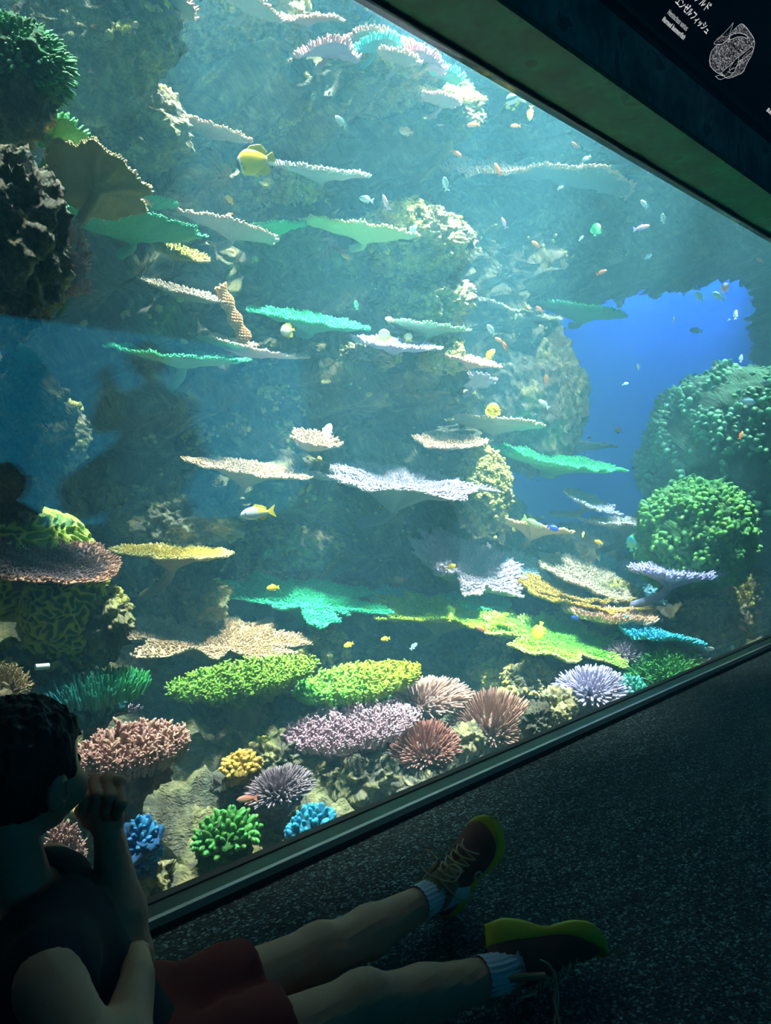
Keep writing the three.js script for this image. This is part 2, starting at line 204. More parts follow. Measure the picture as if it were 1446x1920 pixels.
// ---------------------------------------------------------------- where the plate corals stand: p = left and right tips in the photograph, z = distance behind the pane
const PL = [
  // upper left, close to the pane
  { p: [5, 118, 105, 140], z: -0.88, w: 0.6, c: '#b9b23c', under: '#b4ad3e', tilt: -0.5, label: 'mustard yellow plate coral under the dark green one in the top left corner' },
  { p: [28, 215, 162, 275], z: -1.0, w: 0.55, c: '#3fa052', under: '#4a8a3c', tall: 2, fine: 7, tilt: -0.45, label: 'green ribbed plate coral above the big tan funnel coral at left' },
  { p: [78, 290, 272, 392], z: -0.9, w: 0.75, c: '#c9b878', under: '#8d8a5e', rim: '#e6d59a', tilt: -0.62, thick: 0.02, label: 'big tan plate coral at left, tilted up to show its dark ribbed underside' },
  { p: [92, 408, 378, 458], z: -1.25, w: 0.5, c: '#2f9f68', under: '#2d8a5e', rim: '#44c184', tilt: -0.15, label: 'long green plate coral under the big tilted tan one' },
  { p: [236, 372, 330, 392], z: -1.6, w: 0.6, c: '#39a968', under: '#2f8a5a', label: 'small green plate coral behind the tip of the big tilted tan one' },
  { p: [284, 466, 388, 488], z: -1.35, w: 0.45, c: '#b5b05a', under: '#8f8d55', fine: 6, label: 'small mustard bumpy plate coral under the long green plate at left' },
  { p: [96, 532, 166, 552], z: -1.0, w: 0.5, c: '#1f7d4a', under: '#1d6b45', label: 'small dark green plate coral on the craggy column' },
  { p: [10, 650, 78, 680], z: -0.95, w: 0.5, c: '#6b9a86', under: '#4b8272', label: 'small grey-green plate coral low on the craggy column' },
  { p: [190, -60, 354, 40], z: -1.15, w: 0.75, c: '#c98f78', under: '#8a8f90', rim: '#f0b8a0', tilt: -0.5, tall: 1.6, label: 'grey plate coral with a pink beaded rim at the top edge' },
  { p: [215, 248, 300, 292], z: -1.85, w: 0.5, c: '#3fae72', under: '#3a8a66', label: 'small green coral on the pitted rock lump' },
  { p: [310, 222, 468, 274], z: -1.60, w: 0.42, c: '#d0a078', under: '#a08e86', rim: '#e2b48c', label: 'pinkish tan plate coral left of the large yellow butterflyfish' },
  { p: [512, 318, 685, 340], z: -1.65, w: 0.45, c: '#b8a49c', under: '#8d8f98', rim: '#e8e2d8', tall: 1.5, label: 'grey plate coral with a white rim right of the large yellow butterflyfish' },
  { p: [345, 405, 516, 462], z: -1.65, w: 0.5, c: '#b79f84', under: '#8f9290', rim: '#cdb394', label: 'grey-tan plate coral sloping under the small yellow and orange fish' },
  { p: [470, 428, 572, 428], z: -1.80, w: 0.6, c: '#46b777', under: '#3aa56c', tilt: -0.1, label: 'short green plate coral between the grey-tan and the pale yellow plates' },
  { p: [580, 424, 775, 458], z: -1.75, w: 0.42, c: '#cfd27c', under: '#a9c07e', rim: '#e6e08c', label: 'pale yellow-green plate coral left of the bright rock head' },
  { p: [395, -28, 525, 48], z: -1.40, w: 0.45, c: '#c78f6c', under: '#8a8a84', rim: '#dba07a', label: 'tan plate coral at the top edge left of the blue gap' },
  { p: [522, 36, 632, 34], z: -1.50, w: 0.5, c: '#c19a80', under: '#8d8578', arch: 0.06, label: 'tan arched plate coral just under the blue gap at the top' },
  { p: [556, 92, 664, 100], z: -1.40, w: 0.4, c: '#e6a0b4', under: '#98809a', rim: '#f2b0b0', arch: 0.14, tall: 2.2, label: 'pink arched coral at the top, left of the turquoise one' },
  { p: [652, 90, 748, 88], z: -1.42, w: 0.4, c: '#4fd6cc', under: '#4a9aa0', arch: 0.14, tall: 2.4, label: 'turquoise arched coral between two pink ones at the top' },
  { p: [646, 66, 732, 72], z: -1.55, w: 0.4, c: '#c79084', under: '#8d7f80', arch: 0.1, tall: 1.5, label: 'dull pink arched coral behind the turquoise one at the top' },
  { p: [742, 94, 828, 132], z: -1.42, w: 0.4, c: '#e8a8b8', under: '#957f95', arch: 0.1, tall: 2.2, label: 'pink arched coral right of the turquoise one at the top' },
  { p: [714, 98, 786, 126], z: -1.35, w: 0.35, c: '#eab39a', under: '#a08880', tall: 1.6, label: 'narrow salmon coral in front of the right pink arched one' },
  { p: [814, 134, 860, 152], z: -1.45, w: 0.5, c: '#52d8c8', under: '#4a9aa0', arch: 0.12, tall: 2.4, label: 'small turquoise tuft coral right of the pink arched corals' },
  { p: [796, 172, 900, 186], z: -1.50, w: 0.42, c: '#f0dc82', under: '#c0b080', thick: 0.03, label: 'pale yellow plate coral under the sloping window head' },
  { p: [796, 180, 862, 202], z: -1.40, w: 0.4, c: '#e8b0a8', under: '#a89090', label: 'narrow pink coral below the pale yellow plate under the window head' },
  { p: [868, 300, 1140, 356], z: -2.3, w: 0.55, c: '#b0a090', under: '#7d8f98', rim: '#f0d0a8', arch: 0.1, tall: 1.5, lobe: 0.06, label: 'widest grey arched plate coral with a cream rim, under the window head' },
  // middle
  { p: [262, 532, 434, 574], z: -1.6, w: 0.5, c: '#8f8478', under: '#6b6660', rim: '#c9b89c', label: 'brown-grey plate coral left of the upright orange-tan finger' },
  { p: [334, 632, 572, 680], z: -1.80, w: 0.45, c: '#d3b4a2', under: '#b7a8a4', rim: '#ecd2bc', label: 'long pinkish white plate coral at the foot of the upright orange-tan finger' },
  { p: [196, 664, 466, 686], z: -1.70, w: 0.45, c: '#38c07a', under: '#5a9a72', rim: '#5ae096', back: 0.1, drop: 0.12, label: 'long green plate coral on a pale stalk in front of the reflected figure' },
  { p: [474, 594, 684, 622], z: -1.70, w: 0.5, c: '#2ed08a', under: '#3aa080', rim: '#36e09a', label: 'vivid green plate coral above the blue reflection' },
  { p: [734, 610, 868, 628], z: -1.75, w: 0.5, c: '#8fd49a', under: '#7ab08e', label: 'pale green plate coral above the lavender one' },
  { p: [660, 646, 812, 658], z: -1.65, w: 0.42, c: '#c0b8d8', under: '#9098b0', rim: '#d8d4ee', label: 'lavender plate coral under the pale green one' },
  { p: [828, 672, 932, 690], z: -1.70, w: 0.5, c: '#dbb79a', under: '#b09888', label: 'salmon tan plate coral with a yellow fish above its end' },
  { p: [858, 712, 918, 726], z: -2.15, w: 0.7, c: '#a89cb4', under: '#9098b0', tilt: -0.35, label: 'small lilac-grey plate coral showing its underside' },
  { p: [850, 792, 998, 812], z: -1.95, w: 0.5, c: '#bdb8a0', under: '#93a49c', rim: '#dcd0a8', label: 'grey-tan plate coral on a stalk under the banded yellow fish' },
  { p: [780, 838, 900, 830], z: -1.75, w: 0.5, c: '#b89c7c', under: '#8a8a80', rim: '#d8bc94', tilt: 0.12, label: 'tan plate coral left of the lit rock pinnacle' },
  { p: [540, 836, 626, 842], z: -1.6, w: 0.6, c: '#b39a7c', under: '#8a8578', bowl: 0.2, tilt: 0.15, label: 'small tan curled plate coral under the pale upright fish' },
  { p: [350, 876, 564, 898], z: -1.60, w: 0.55, c: '#9c8468', under: '#857868', rim: '#c8b088', tilt: 0.1, label: 'cream-rimmed brown plate coral above the grey fish with the yellow tail' },
  { p: [584, 908, 884, 922], z: -1.6, w: 0.62, c: '#8f8a9c', under: '#6c7494', rim: '#b4b0b8', lobe: 0.26, tilt: 0.1, label: 'large white lobed plate coral in the middle of the tank' },
  { p: [906, 574, 1042, 604], z: -2.35, w: 0.42, c: '#bcc09a', under: '#93a49c', label: 'pale tan plate coral left of the blue opening' },
  { p: [1018, 578, 1153, 606], z: -2.4, w: 0.5, c: '#58c88a', under: '#5ab08a', tilt: -0.1, label: 'green plate coral reaching into the blue opening' },
  { p: [930, 862, 1140, 890], z: -1.95, w: 0.4, c: '#3fe08c', c2: '#48e6a8', under: '#3aa880', tilt: 0.2, label: 'brightest green plate coral below the blue opening' },
  { p: [1032, 832, 1138, 844], z: -2.6, w: 0.4, c: '#a0a8a0', under: '#8090a0', label: 'thin grey plate coral at the foot of the blue opening' },
  { p: [1000, 796, 1075, 798], z: -2.7, w: 0.5, c: '#8890b0', under: '#8090b0', label: 'hazy blue-grey plate coral beside the blue opening' },
  { p: [928, 982, 1062, 1006], z: -1.75, w: 0.4, c: '#e6d08a', under: '#b0a070', rim: '#f4dc90', label: 'yellow cream plate coral with two fish over it' },
  { p: [1110, 990, 1240, 990], z: -1.7, w: 0.4, c: '#c4ccd0', under: '#90a0b0', tilt: 0.08, label: 'pale grey plate coral against the green mound' },
  { p: [1058, 934, 1148, 958], z: -1.8, w: 0.5, c: '#b0c0dc', under: '#8098c0', tilt: 0.3, lobe: 0.25, label: 'pale blue torn plate coral above the pale grey one' },
  // lower reef
  { p: [210, 1044, 430, 1044], z: -1.50, w: 0.6, c: '#c8b238', c2: '#d4bc3c', under: '#6f6230', rim: '#dcd68c', lobe: 0.08, fine: 5.5, label: 'mustard yellow plate coral below the grey fish with the yellow tail' },
  { p: [-160, 1040, 224, 1068], z: -0.95, w: 0.62, c: '#7c6c72', under: '#5a463c', rim: '#d09a78', lobe: 0.08, tall: 1.3, tilt: 0.1, label: 'wide brown-lilac plate coral with an orange fringe at the left edge' },
  { p: [456, 1136, 692, 1128], z: -1.6, w: 0.75, c: '#22b884', c2: '#34dc96', under: '#2f8068', lobe: 0.3, tilt: 0.05, label: 'emerald green lobed plate coral in the lower middle' },
  { p: [694, 1132, 800, 1126], z: -1.85, w: 0.5, c: '#3ec0b0', under: '#3a8890', lobe: 0.2, label: 'turquoise plate coral behind the left half of the lime plate' },
  { p: [680, 1160, 956, 1158], z: -1.5, w: 0.42, c: '#9cc020', c2: '#88cc30', under: '#5a8030', lobe: 0.28, label: 'lime plate coral right of the emerald one' },
  { p: [846, 1134, 948, 1130], z: -1.6, w: 0.45, c: '#3ed0b4', under: '#3a9090', lobe: 0.12, label: 'aqua plate coral behind the right half of the lime plate' },
  { p: [770, 1092, 962, 1078], z: -1.75, w: 0.75, c: '#a8a0a8', c2: '#b8b0c8', under: '#8088a0', rim: '#c4bccc', lobe: 0.3, bowl: 0.12, label: 'white ear-shaped plate coral with a yellow fish over it' },
  { p: [948, 1072, 1018, 1066], z: -1.7, w: 0.7, c: '#a8d4e4', under: '#80a0b8', lobe: 0.2, label: 'light blue plate coral right of the white ear-shaped one' },
  { p: [1022, 1082, 1164, 1098], z: -1.55, w: 0.6, c: '#b8b294', c2: '#ccc4a8', under: '#808878', lobe: 0.16, tilt: 0.15, label: 'pale beige plate coral behind the golden one' },
  { p: [1128, 1098, 1214, 1094], z: -1.6, w: 0.7, c: '#78c4dc', under: '#6090b0', lobe: 0.2, tilt: 0.15, label: 'sky blue plate coral right of the pale beige one' },
  { p: [974, 1116, 1172, 1122], z: -1.45, w: 0.36, c: '#a08c34', under: '#6a6030', lobe: 0.08, label: 'upper golden brown plate coral of the double one at right' },
  { p: [980, 1124, 1196, 1138], z: -1.35, w: 0.42, c: '#b49a34', under: '#6a6030', rim: '#c8ac40', lobe: 0.1, label: 'lower golden brown plate coral of the double one at right' },
  { p: [1202, 1088, 1316, 1082], z: -0.85, w: 0.5, c: '#b0b4e6', under: '#8090c0', lobe: 0.22, tall: 1.8, fine: 6, label: 'lavender-blue branching plate coral under the green mound' },
  { p: [936, 1222, 1146, 1202], z: -1.05, w: 0.62, c: '#a8d830', c2: '#5cd858', under: '#5a8a40', rim: '#d8f080', lobe: 0.26, tilt: 0.06, label: 'brightest lime green plate coral with the large yellow fish on it' },
  { p: [214, 1214, 556, 1202], z: -1.42, w: 0.6, c: '#a48c6e', c2: '#a88a5c', under: '#75624e', rim: '#b8a484', lobe: 0.28, label: 'large cream tan lobed plate coral above the lime bushes' },
  { p: [150, 1340, 262, 1330], z: -0.85, w: 0.4, c: '#8c8494', under: '#605c6c', label: 'lilac-grey plate coral behind the brown staghorn coral' },
  { p: [1196, 1184, 1278, 1198], z: -0.70, w: 0.7, c: '#3cc8e8', under: '#2a88a8', arch: 0.12, tall: 1.6, fine: 6, label: 'cyan domed plate coral at lower right' },
  { p: [1084, 1168, 1196, 1162], z: -1.02, w: 0.65, c: '#d0a88c', under: '#806858', rim: '#dcb89c', tall: 2.6, fine: 5, label: 'pinkish tan bushy plate coral under the golden ones' },
];
const TOPS = [-40, -70, -110, -45, -20, 22, -15, -20, -70, 10, -20, -12, -22, -18, -25, -25, -15, , , , , , , 12, , -45, 12, 14, 10, 14, -8, 10, 10, -18, -8, 18, 26, 30, 52, 8, -18, 30, 6, 12, 16, 18, 30, 28, 100, 80, 40, 78, 34, 90, 40, 60, 60, 62, 72, 26, 84, 92, 16, 32, 30];   // how many pixels of the upper (or, below zero, the lower) side show
// ---------------------------------------------------------------- rock
const bumpTex = dataTex(512, 512, (u, v) => { const a = 128 + 60 * tnoise(u, v, 14, 0.4) + 45 * tnoise(u, v, 42, 2.2) + 40 * tnoise(u, v, 110, 5.1); return [a, a, a]; });
const rockTex = dataTex(512, 512, (u, v) => { const a = tnoise(u, v, 20, 7.4), b = tnoise(u, v, 60, 3.2), c = tnoise(u, v, 150, 1.1), k = 190 + 35 * a + 30 * b + 30 * c; return [k, k + 4 * a, k - 8 * b]; }, true);
const rockM = M(0xffffff, 0.92, { vertexColors: true, bumpMap: bumpTex, bumpScale: 0.012, map: rockTex });
const OLIVE = [0.34, 0.35, 0.12], GREY = [0.13, 0.16, 0.12], BROWN = [0.14, 0.12, 0.07], LILAC = [0.24, 0.22, 0.22], PALE = [0.56, 0.52, 0.24];
function rockColor(p, s = 0, crust = 0) {
  const a = fbm(p.x * 1.7 + s, p.y * 1.7, p.z * 1.7, 3), b = fbm(p.x * 6 + s, p.y * 6 + 7, p.z * 6, 3), c = noise(p.x * 22, p.y * 22 + s, p.z * 22);
  const o = sstep(-0.15, 0.45, a + 0.6 * b), l = sstep(0.25, 0.6, b - 0.5 * a), w = sstep(0.25, 0.65, c * 0.5 + b * 0.9 + crust);
  return [0, 1, 2].map((k) => lerp(lerp(lerp(lerp(GREY[k], BROWN[k], 0.5 + 0.5 * c), OLIVE[k], o * 0.85), LILAC[k], l * 0.5), PALE[k], w * (crust ? 0.75 : 0.55)));
}
const rough3 = (x, y, z, s) => 0.55 * fbm(x * 1.3 + s, y * 1.3, z * 1.3, 2) + 0.30 * ridged(x * 3.1, y * 3.1 + s, z * 3.1, 3) + 0.14 * ridged(x * 9, y * 9, z * 9 + s, 3);
const icoCache = new Map();
const ico = (d) => { if (!icoCache.has(d)) { const g = new THREE.IcosahedronGeometry(1, d); g.deleteAttribute('uv'); g.deleteAttribute('normal'); icoCache.set(d, mergeVertices(g, 1e-5)); } return icoCache.get(d).clone(); };
function rockGeo(r, s, detail = 34, amp = 0.22, crust = 0) {                    // a lump of reef rock with half-axes r, about its own middle
  const g = ico(detail), p = g.attributes.position, c = new Float32Array(p.count * 3), uv = new Float32Array(p.count * 2), big = Math.max(r.x, r.y, r.z);
  for (let i = 0; i < p.count; i++) {
    const d = V(p.getX(i), p.getY(i), p.getZ(i)), q = V(d.x * r.x, d.y * r.y, d.z * r.z), f = 0.9 / big;
    const n = 0.7 * fbm(q.x * f * 1.2 + s * 3.7, q.y * f * 1.2, q.z * f * 1.2, 2) * 1.3 + 0.5 * ridged(q.x * f * 2.6, q.y * f * 2.6 + s, q.z * f * 2.6, 3);
    const fine = 0.045 * ridged(q.x * 9, q.y * 9, q.z * 9 + s, 3) + 0.012 * noise(q.x * 34, q.y * 34, q.z * 34);
    q.multiplyScalar(1 + amp * n * 1.4).addScaledVector(d, fine);
    p.setXYZ(i, q.x, q.y, q.z); const k = rockColor(q, s, crust); c.set(k, i * 3); uv[i * 2] = (q.x + q.z * 0.6) * 1.6; uv[i * 2 + 1] = (q.y + q.z * 0.5) * 1.6;
  }
  g.setAttribute('color', new THREE.BufferAttribute(c, 3)); g.setAttribute('uv', new THREE.BufferAttribute(uv, 2)); g.computeVertexNormals(); return g;
}
let wallGeo;
// the reef wall: a rock face that bulges into columns and opens to the right into a blue-lit cave
const zBase = (x) => lerp(-3.0, -2.0, sstep(4.2, 7.5, x));
const COLS = [                                                        // [x, y, rx, ry, forward]
  [0.5, 3.2, 0.75, 1.3, 0.9], [-0.6, 2.3, 0.6, 2.2, 1.2], [1.75, 3.1, 0.5, 1.6, 0.55], [3.05, 3.0, 0.8, 1.3, 0.55], [3.0, 1.3, 0.7, 0.8, 0.45], [1.3, 1.0, 0.5, 0.7, 0.5],
  [4.9, 2.7, 0.8, 0.7, 0.55], [5.3, 1.2, 0.55, 1.2, 0.35], [2.2, 0.5, 1.0, 0.4, 0.6], [4.2, 0.4, 1.2, 0.5, 0.5], [0.2, 0.4, 0.8, 0.7, 0.7], 
];
const OPEN = [[1046, 560], [1120, 525], [1180, 527], [1250, 532], [1310, 528], [1350, 515], [1398, 522], [1408, 600], [1418, 700], [1440, 1100], [1060, 1100], [1035, 900], [1060, 830], [1110, 700], [1112, 640], [1085, 600]].map(([a, b]) => { const p = at(a, b, a > 1300 ? -2.85 : -2.0); return [p.x, p.y]; });
const segd = (x, y, a, b) => { const dx = b[0] - a[0], dy = b[1] - a[1], h = clamp(((x - a[0]) * dx + (y - a[1]) * dy) / (dx * dx + dy * dy), 0, 1); return Math.hypot(x - a[0] - dx * h, y - a[1] - dy * h); };
function openDist(x, y) {                                             // below zero inside the opening
  let inside = false, d = 1e9;
  for (let i = 0, j = OPEN.length - 1; i < OPEN.length; j = i++) { const a = OPEN[i], b = OPEN[j]; d = Math.min(d, segd(x, y, a, b)); if ((a[1] > y) !== (b[1] > y) && x < (b[0] - a[0]) * (y - a[1]) / (b[1] - a[1]) + a[0]) inside = !inside; }
  return inside ? -d : d;
}
const LEDGES = PL.filter((o) => o.z <= -1.5 && o.p[1] < 1010).map((o) => { const A = at(o.p[0], o.p[1], o.z), B = at(o.p[2], o.p[3], o.z), L = A.distanceTo(B); return [(A.x + B.x) / 2, (A.y + B.y) / 2 - 0.16, Math.max(0.28, L * 0.42), 0.2, o.z - L * (o.w ?? 0.6) * 0.5 - 0.06]; });   // the rock that carries each plate
function wallZ(x, y) {
  let z = zBase(x);
  for (const [cx, cy, rx, ry, f] of COLS) { const k = ((x - cx) / rx) ** 2 + ((y - cy) / ry) ** 2; z += f * Math.exp(-k * k * 0.8); }
  for (const [cx, cy, rx, ry, zt] of LEDGES) { const dx = (x - cx) / rx, dy = (y - cy) / ry, q = dx * dx + dy * dy; if (q < 3) z = lerp(z, Math.max(z, zt - 0.04), Math.exp(-q * q * 0.7)); }
  z += 0.5 * rough3(x, y, 0.3, 0) * lerp(0.8, 0.45, sstep(5, 7, x)) + 0.1 * ridged(x * 4, y * 6, 7, 3) + 0.07 * ridged(x * 11, y * 15, 2, 3);
  return z;
}
{
  const WX0 = X0 - 0.1, WX1 = XR - 0.05, WY0 = -0.6, WY1 = 5.3, nu = 820, nv = 300;
  const wx = (u) => lerp(WX0, WX1, u ** 1.45), gap = (x, y) => y > 4.42 + 0.1 * noise(x * 2.5, 3, 3) + 3 * sstep(0.5, 0.85, Math.abs(x - 3.25));
  const g = grid(nu, nv, (u, v) => {
    const x = wx(u), y = lerp(WY0, WY1, v), d = x > 5 ? openDist(x, y) + 0.1 * fbm(x * 2, y * 2, 9, 3) : 9; let z = wallZ(x, y); z -= 0.9 * (1 - sstep(-0.06, 0.28, d));
    return { x: x + 0.06 * noise(x * 5, y * 5, 4), y: y + 0.07 * noise(x * 5, y * 5, 8), z, u: x * 1.4 + z * 0.4, v: y * 1.4 + z * 1.3 };
  }, (p) => rockColor(p, 2), (u, v) => { const x = wx(u), y = lerp(WY0, WY1, v); return !gap(x, y) && (x < 5 || openDist(x, y) + 0.1 * fbm(x * 2, y * 2, 9, 3) > -0.06); });
  wallGeo = g;
  const w = struct('wall_reef', g, rockM); w.userData.label = 'craggy grey-green rock face behind the corals with a cave opening';
}
// the bed of the tank: rubble and sand-dusted rock that climbs to the rock face
const bedY = (x, z) => {
  const b = lerp(-0.26, -0.5, sstep(1.0, 2.4, x)) + lerp(0, 0.16, sstep(-0.6, -1.6, z)) + lerp(0, 0.6, sstep(-1.5, -2.7, z));
  return b + 0.13 * fbm(x * 1.6, 1, z * 1.6, 2) + 0.12 * ridged(x * 2.7, 5, z * 2.7, 3) * sstep(0, -0.35, z) + 0.03 * ridged(x * 9, 3, z * 9, 3) ;
};
{
  const g = grid(720, 210, (u, v) => { const x = lerp(X0 - 0.1, XR, u ** 1.5), z = lerp(-0.07, -3.6, v ** 1.2); const y = bedY(x, z); return { x, y, z, u: x * 1.6 + y, v: z * 1.6 - y * 1.2 }; }, (p) => { const k = rockColor(p, 5), s = sstep(-0.2, 0.5, fbm(p.x * 2.2, 4, p.z * 2.2, 3)); return [lerp(k[0], 0.27, s * 0.6), lerp(k[1], 0.30, s * 0.6), lerp(k[2], 0.15, s * 0.6)]; });
  const w = struct('floor_reef', g, rockM); w.userData.label = 'uneven sandy rock bed of the tank below the corals';
}
// encrusting growth: little knobs of coralline crust in patches on the rock
const KNOB = (() => { const g = ico(3), p = g.attributes.position; for (let i = 0; i < p.count; i++) { const d = V(p.getX(i), p.getY(i), p.getZ(i)), k = 1 + 0.35 * noise(d.x * 1.6, d.y * 1.6, d.z * 1.6) + 0.15 * noise(d.x * 4, d.y * 4, d.z * 4); p.setXYZ(i, d.x * k, d.y * k * 0.7, d.z * k); } g.computeVertexNormals(); return g; })();
const knobM = M(0xffffff, 0.9);
function crustOn(host, g, amount, s, parent) {
  reseed(s); const p = g.attributes.position, n = g.attributes.normal, list = [], step = parent === scene ? 2 : 1, near = parent === scene ? 0 : 1;
  for (let i = 0; i < p.count; i += step) {
    const x = p.getX(i), y = p.getY(i), z = p.getZ(i), up = n.getY(i); if (parent === scene && (x > 7.2 || x < -0.4 || y < 0.1 || y > 4.6)) continue;
    const f = fbm(x * 1.5 + s, y * 1.5, z * 1.5, 3) + 0.35 * fbm(x * 6, y * 6 + s, z * 6, 2) + 0.22 * up; if (f < 0.42 - 0.3 * amount + rr(0, 0.12)) continue;
    list.push([x + n.getX(i) * 0.004, y + n.getY(i) * 0.004, z + n.getZ(i) * 0.004, rr(0.006, 0.017) * (near ? 0.85 : 1.15)]);
  }
  const im = new THREE.InstancedMesh(KNOB, knobM, list.length), m4 = new THREE.Matrix4(), q = new THREE.Quaternion(), e = new THREE.Euler();
  list.forEach(([x, y, z, r], i) => { q.setFromEuler(e.set(rr(0, 6), rr(0, 6), rr(0, 6))); m4.compose(V(x, y, z), q, V(r * rr(0.8, 1.5), r, r * rr(0.8, 1.3))); im.setMatrixAt(i, m4); im.setColorAt(i, mixc(rnd() < 0.75 ? '#b8b058' : '#a89c7c', '#8c9440', rnd()).offsetHSL(rr(-0.02, 0.02), 0, rr(-0.08, 0.08))); });
  if (!list.length) return;
  im.name = parent === scene ? 'encrusting_growth' : 'crust'; im.userData.kind = 'stuff'; if (parent === scene) { im.userData.label = 'knobbly yellow-green crust in patches on the rock face'; im.userData.category = 'growth'; } parent.add(im);
}
crustOn(null, wallGeo, 0.08, 3, scene);
// single rocks: [pixel left, right, top, bottom, z, half depth, label]
const ROCKS = [
  [-100, 108, 270, 650, -0.75, 0.22, 'dark craggy rock column at the left edge, close to the pane'],
  [-60, 60, 640, 1000, -1.15, 0.25, 'dark low rock at the left edge under the craggy column'],
  [70, 250, -60, 225, -1.5, 0.4, 'large smooth overhanging rock at the upper left'],
  [-80, 60, 60, 300, -1.0, 0.2, 'shadowed rock behind the dark green corals at the upper left'],
  [355, 560, -50, 130, -1.85, 0.32, 'rock with a yellowish crust at the top, left of the pink arched corals'],
  [470, 560, 95, 250, -2.00, 0.22, 'hanging rock spur with pale crust below the top corals'],
  [190, 320, 160, 330, -1.60, 0.22, 'pitted rock lump above the small green coral at left'],
  [610, 800, 100, 185, -1.75, 0.3, 'sunlit yellow-crusted ledge below the pink and turquoise arched corals'],
  [760, 880, 160, 260, -1.85, 0.25, 'rock spur under the pale yellow plate coral'],
  [440, 580, 325, 405, -2.00, 0.28, 'crusted rock ledge behind the large yellow butterflyfish'],
  [520, 640, 235, 330, -2.5, 0.25, 'pale lump on the rock face above the grey plate coral'],
  [675, 880, 395, 520, -1.95, 0.32, 'bright yellow-crusted rock head in the light shaft'],
  [750, 855, 500, 625, -2.00, 0.25, 'crusted rock shoulder above the pale green plate coral'],
  [800, 850, 630, 700, -1.80, 0.12, 'narrow crusted rock spur beside the lavender plate coral'],
  [645, 735, 648, 690, -1.85, 0.16, 'small crusted ledge under the lavender plate coral'],
  [870, 1115, 320, 520, -2.60, 0.4, 'broad shadowed rock under the wide grey plate coral'],
  [900, 1110, 590, 900, -2.45, 0.3, 'dark rock pillar left of the blue opening'],
  [868, 938, 838, 1010, -1.75, 0.18, 'lit knobbly rock pinnacle right of the white plate coral'],
  [380, 530, 690, 900, -2.1, 0.3, 'blue-grey rock behind the glass reflections'],
  [40, 120, 740, 900, -1.9, 0.2, 'pale rock seen through the blue reflection at left'],
  [435, 645, 975, 1090, -2.15, 0.25, 'pale rock mound above the bright green plate coral'],
  [225, 440, 930, 1030, -1.9, 0.3, 'dark rock shelf behind the yellow plate coral'],
  [300, 410, 1070, 1190, -1.7, 0.18, 'rock stump under the yellow plate coral'],
  [110, 215, 1085, 1250, -1.0, 0.2, 'pale green rubble slope right of the brain coral'],
  [0, 120, 1215, 1300, -1.0, 0.13, 'grey rock under the brain coral at the left edge'],
  [455, 660, 1180, 1290, -1.7, 0.2, 'blue-grey rock under the bright green plate coral'],
  [880, 985, 1200, 1330, -1.35, 0.16, 'blue-grey rock left of the lime plate coral'],
  [940, 1040, 1250, 1315, -1.0, 0.12, 'pale encrusted rock holding up the lime plate coral'],
  [1030, 1180, 1225, 1330, -1.0, 0.12, 'rock base among the lavender and green corals at lower right'],
  [1235, 1500, 1070, 1235, -1.0, 0.2, 'broad mossy rock under the green mound coral'],
  [1040, 1200, 1095, 1180, -1.5, 0.22, 'blue-grey rock behind the golden plate coral'],
  [988, 1030, 1325, 1400, -0.5, 0.06, 'dark barrel-shaped rock stub near the sill'],
  [1010, 1075, 1295, 1375, -0.6, 0.08, 'orange-brown encrusted rock beside the dark stub near the sill'],
  [840, 900, 1365, 1410, -0.7, 0.06, 'yellow encrusted rock between the brown branching corals'],
  [485, 550, 1400, 1450, -0.85, 0.08, 'green rock lump left of the lilac branching coral'],
  [610, 730, 1420, 1500, -0.75, 0.12, 'shadowed rock under the lilac branching coral'],
  [740, 860, 1455, 1530, -0.55, 0.1, 'shadowed rock ledge along the sill'],
  [415, 485, 1452, 1500, -0.66, 0.07, 'dark rock stub under the small yellow knobby coral'],
  [375, 490, 1595, 1670, -0.42, 0.08, 'shadowed rock under the green finger coral near the sill'],
  [230, 320, 1610, 1700, -0.4, 0.07, 'mossy rock under the blue finger coral beside the forearm'],
  [120, 230, 1480, 1580, -0.7, 0.12, 'mossy rock behind the raised hand'],
  [470, 575, 1505, 1570, -0.6, 0.09, 'shadowed rock under the grey-purple branching coral'],
  [860, 980, 1395, 1450, -0.8, 0.1, 'rock ledge under the brown dome coral near the sill'],
  [1060, 1160, 1320, 1370, -0.6, 0.09, 'grey rock under the lavender dome coral near the sill'],
];
ROCKS.forEach(([l, r, t, b, z, d, label], i) => {
  const A = at(l, (t + b) / 2, z), B = at(r, (t + b) / 2, z), T = at((l + r) / 2, t, z), K = at((l + r) / 2, b, z);
  const g = rockGeo(V((B.x - A.x) / 2 * 0.85, (T.y - K.y) / 2 * 0.85, d), i + 1, (B.x - A.x) > 0.5 ? 33 : 22, 0.2, /crust|sunlit|bright|lit |mossy/.test(label) ? 0.55 : 0);
  const m = solo('reef_rock', g, rockM, label, 'rock', 'single rocks of the reef'); if (z < -0.8 && !/dark|shadow/.test(label)) crustOn(m, g, /crust|sunlit|bright|lit |mossy/.test(label) ? 0.9 : 0.3, i + 7, m); m.position.set((A.x + B.x) / 2, (T.y + K.y) / 2, z); m.rotation.y = i * 1.7 % 0.6;
});
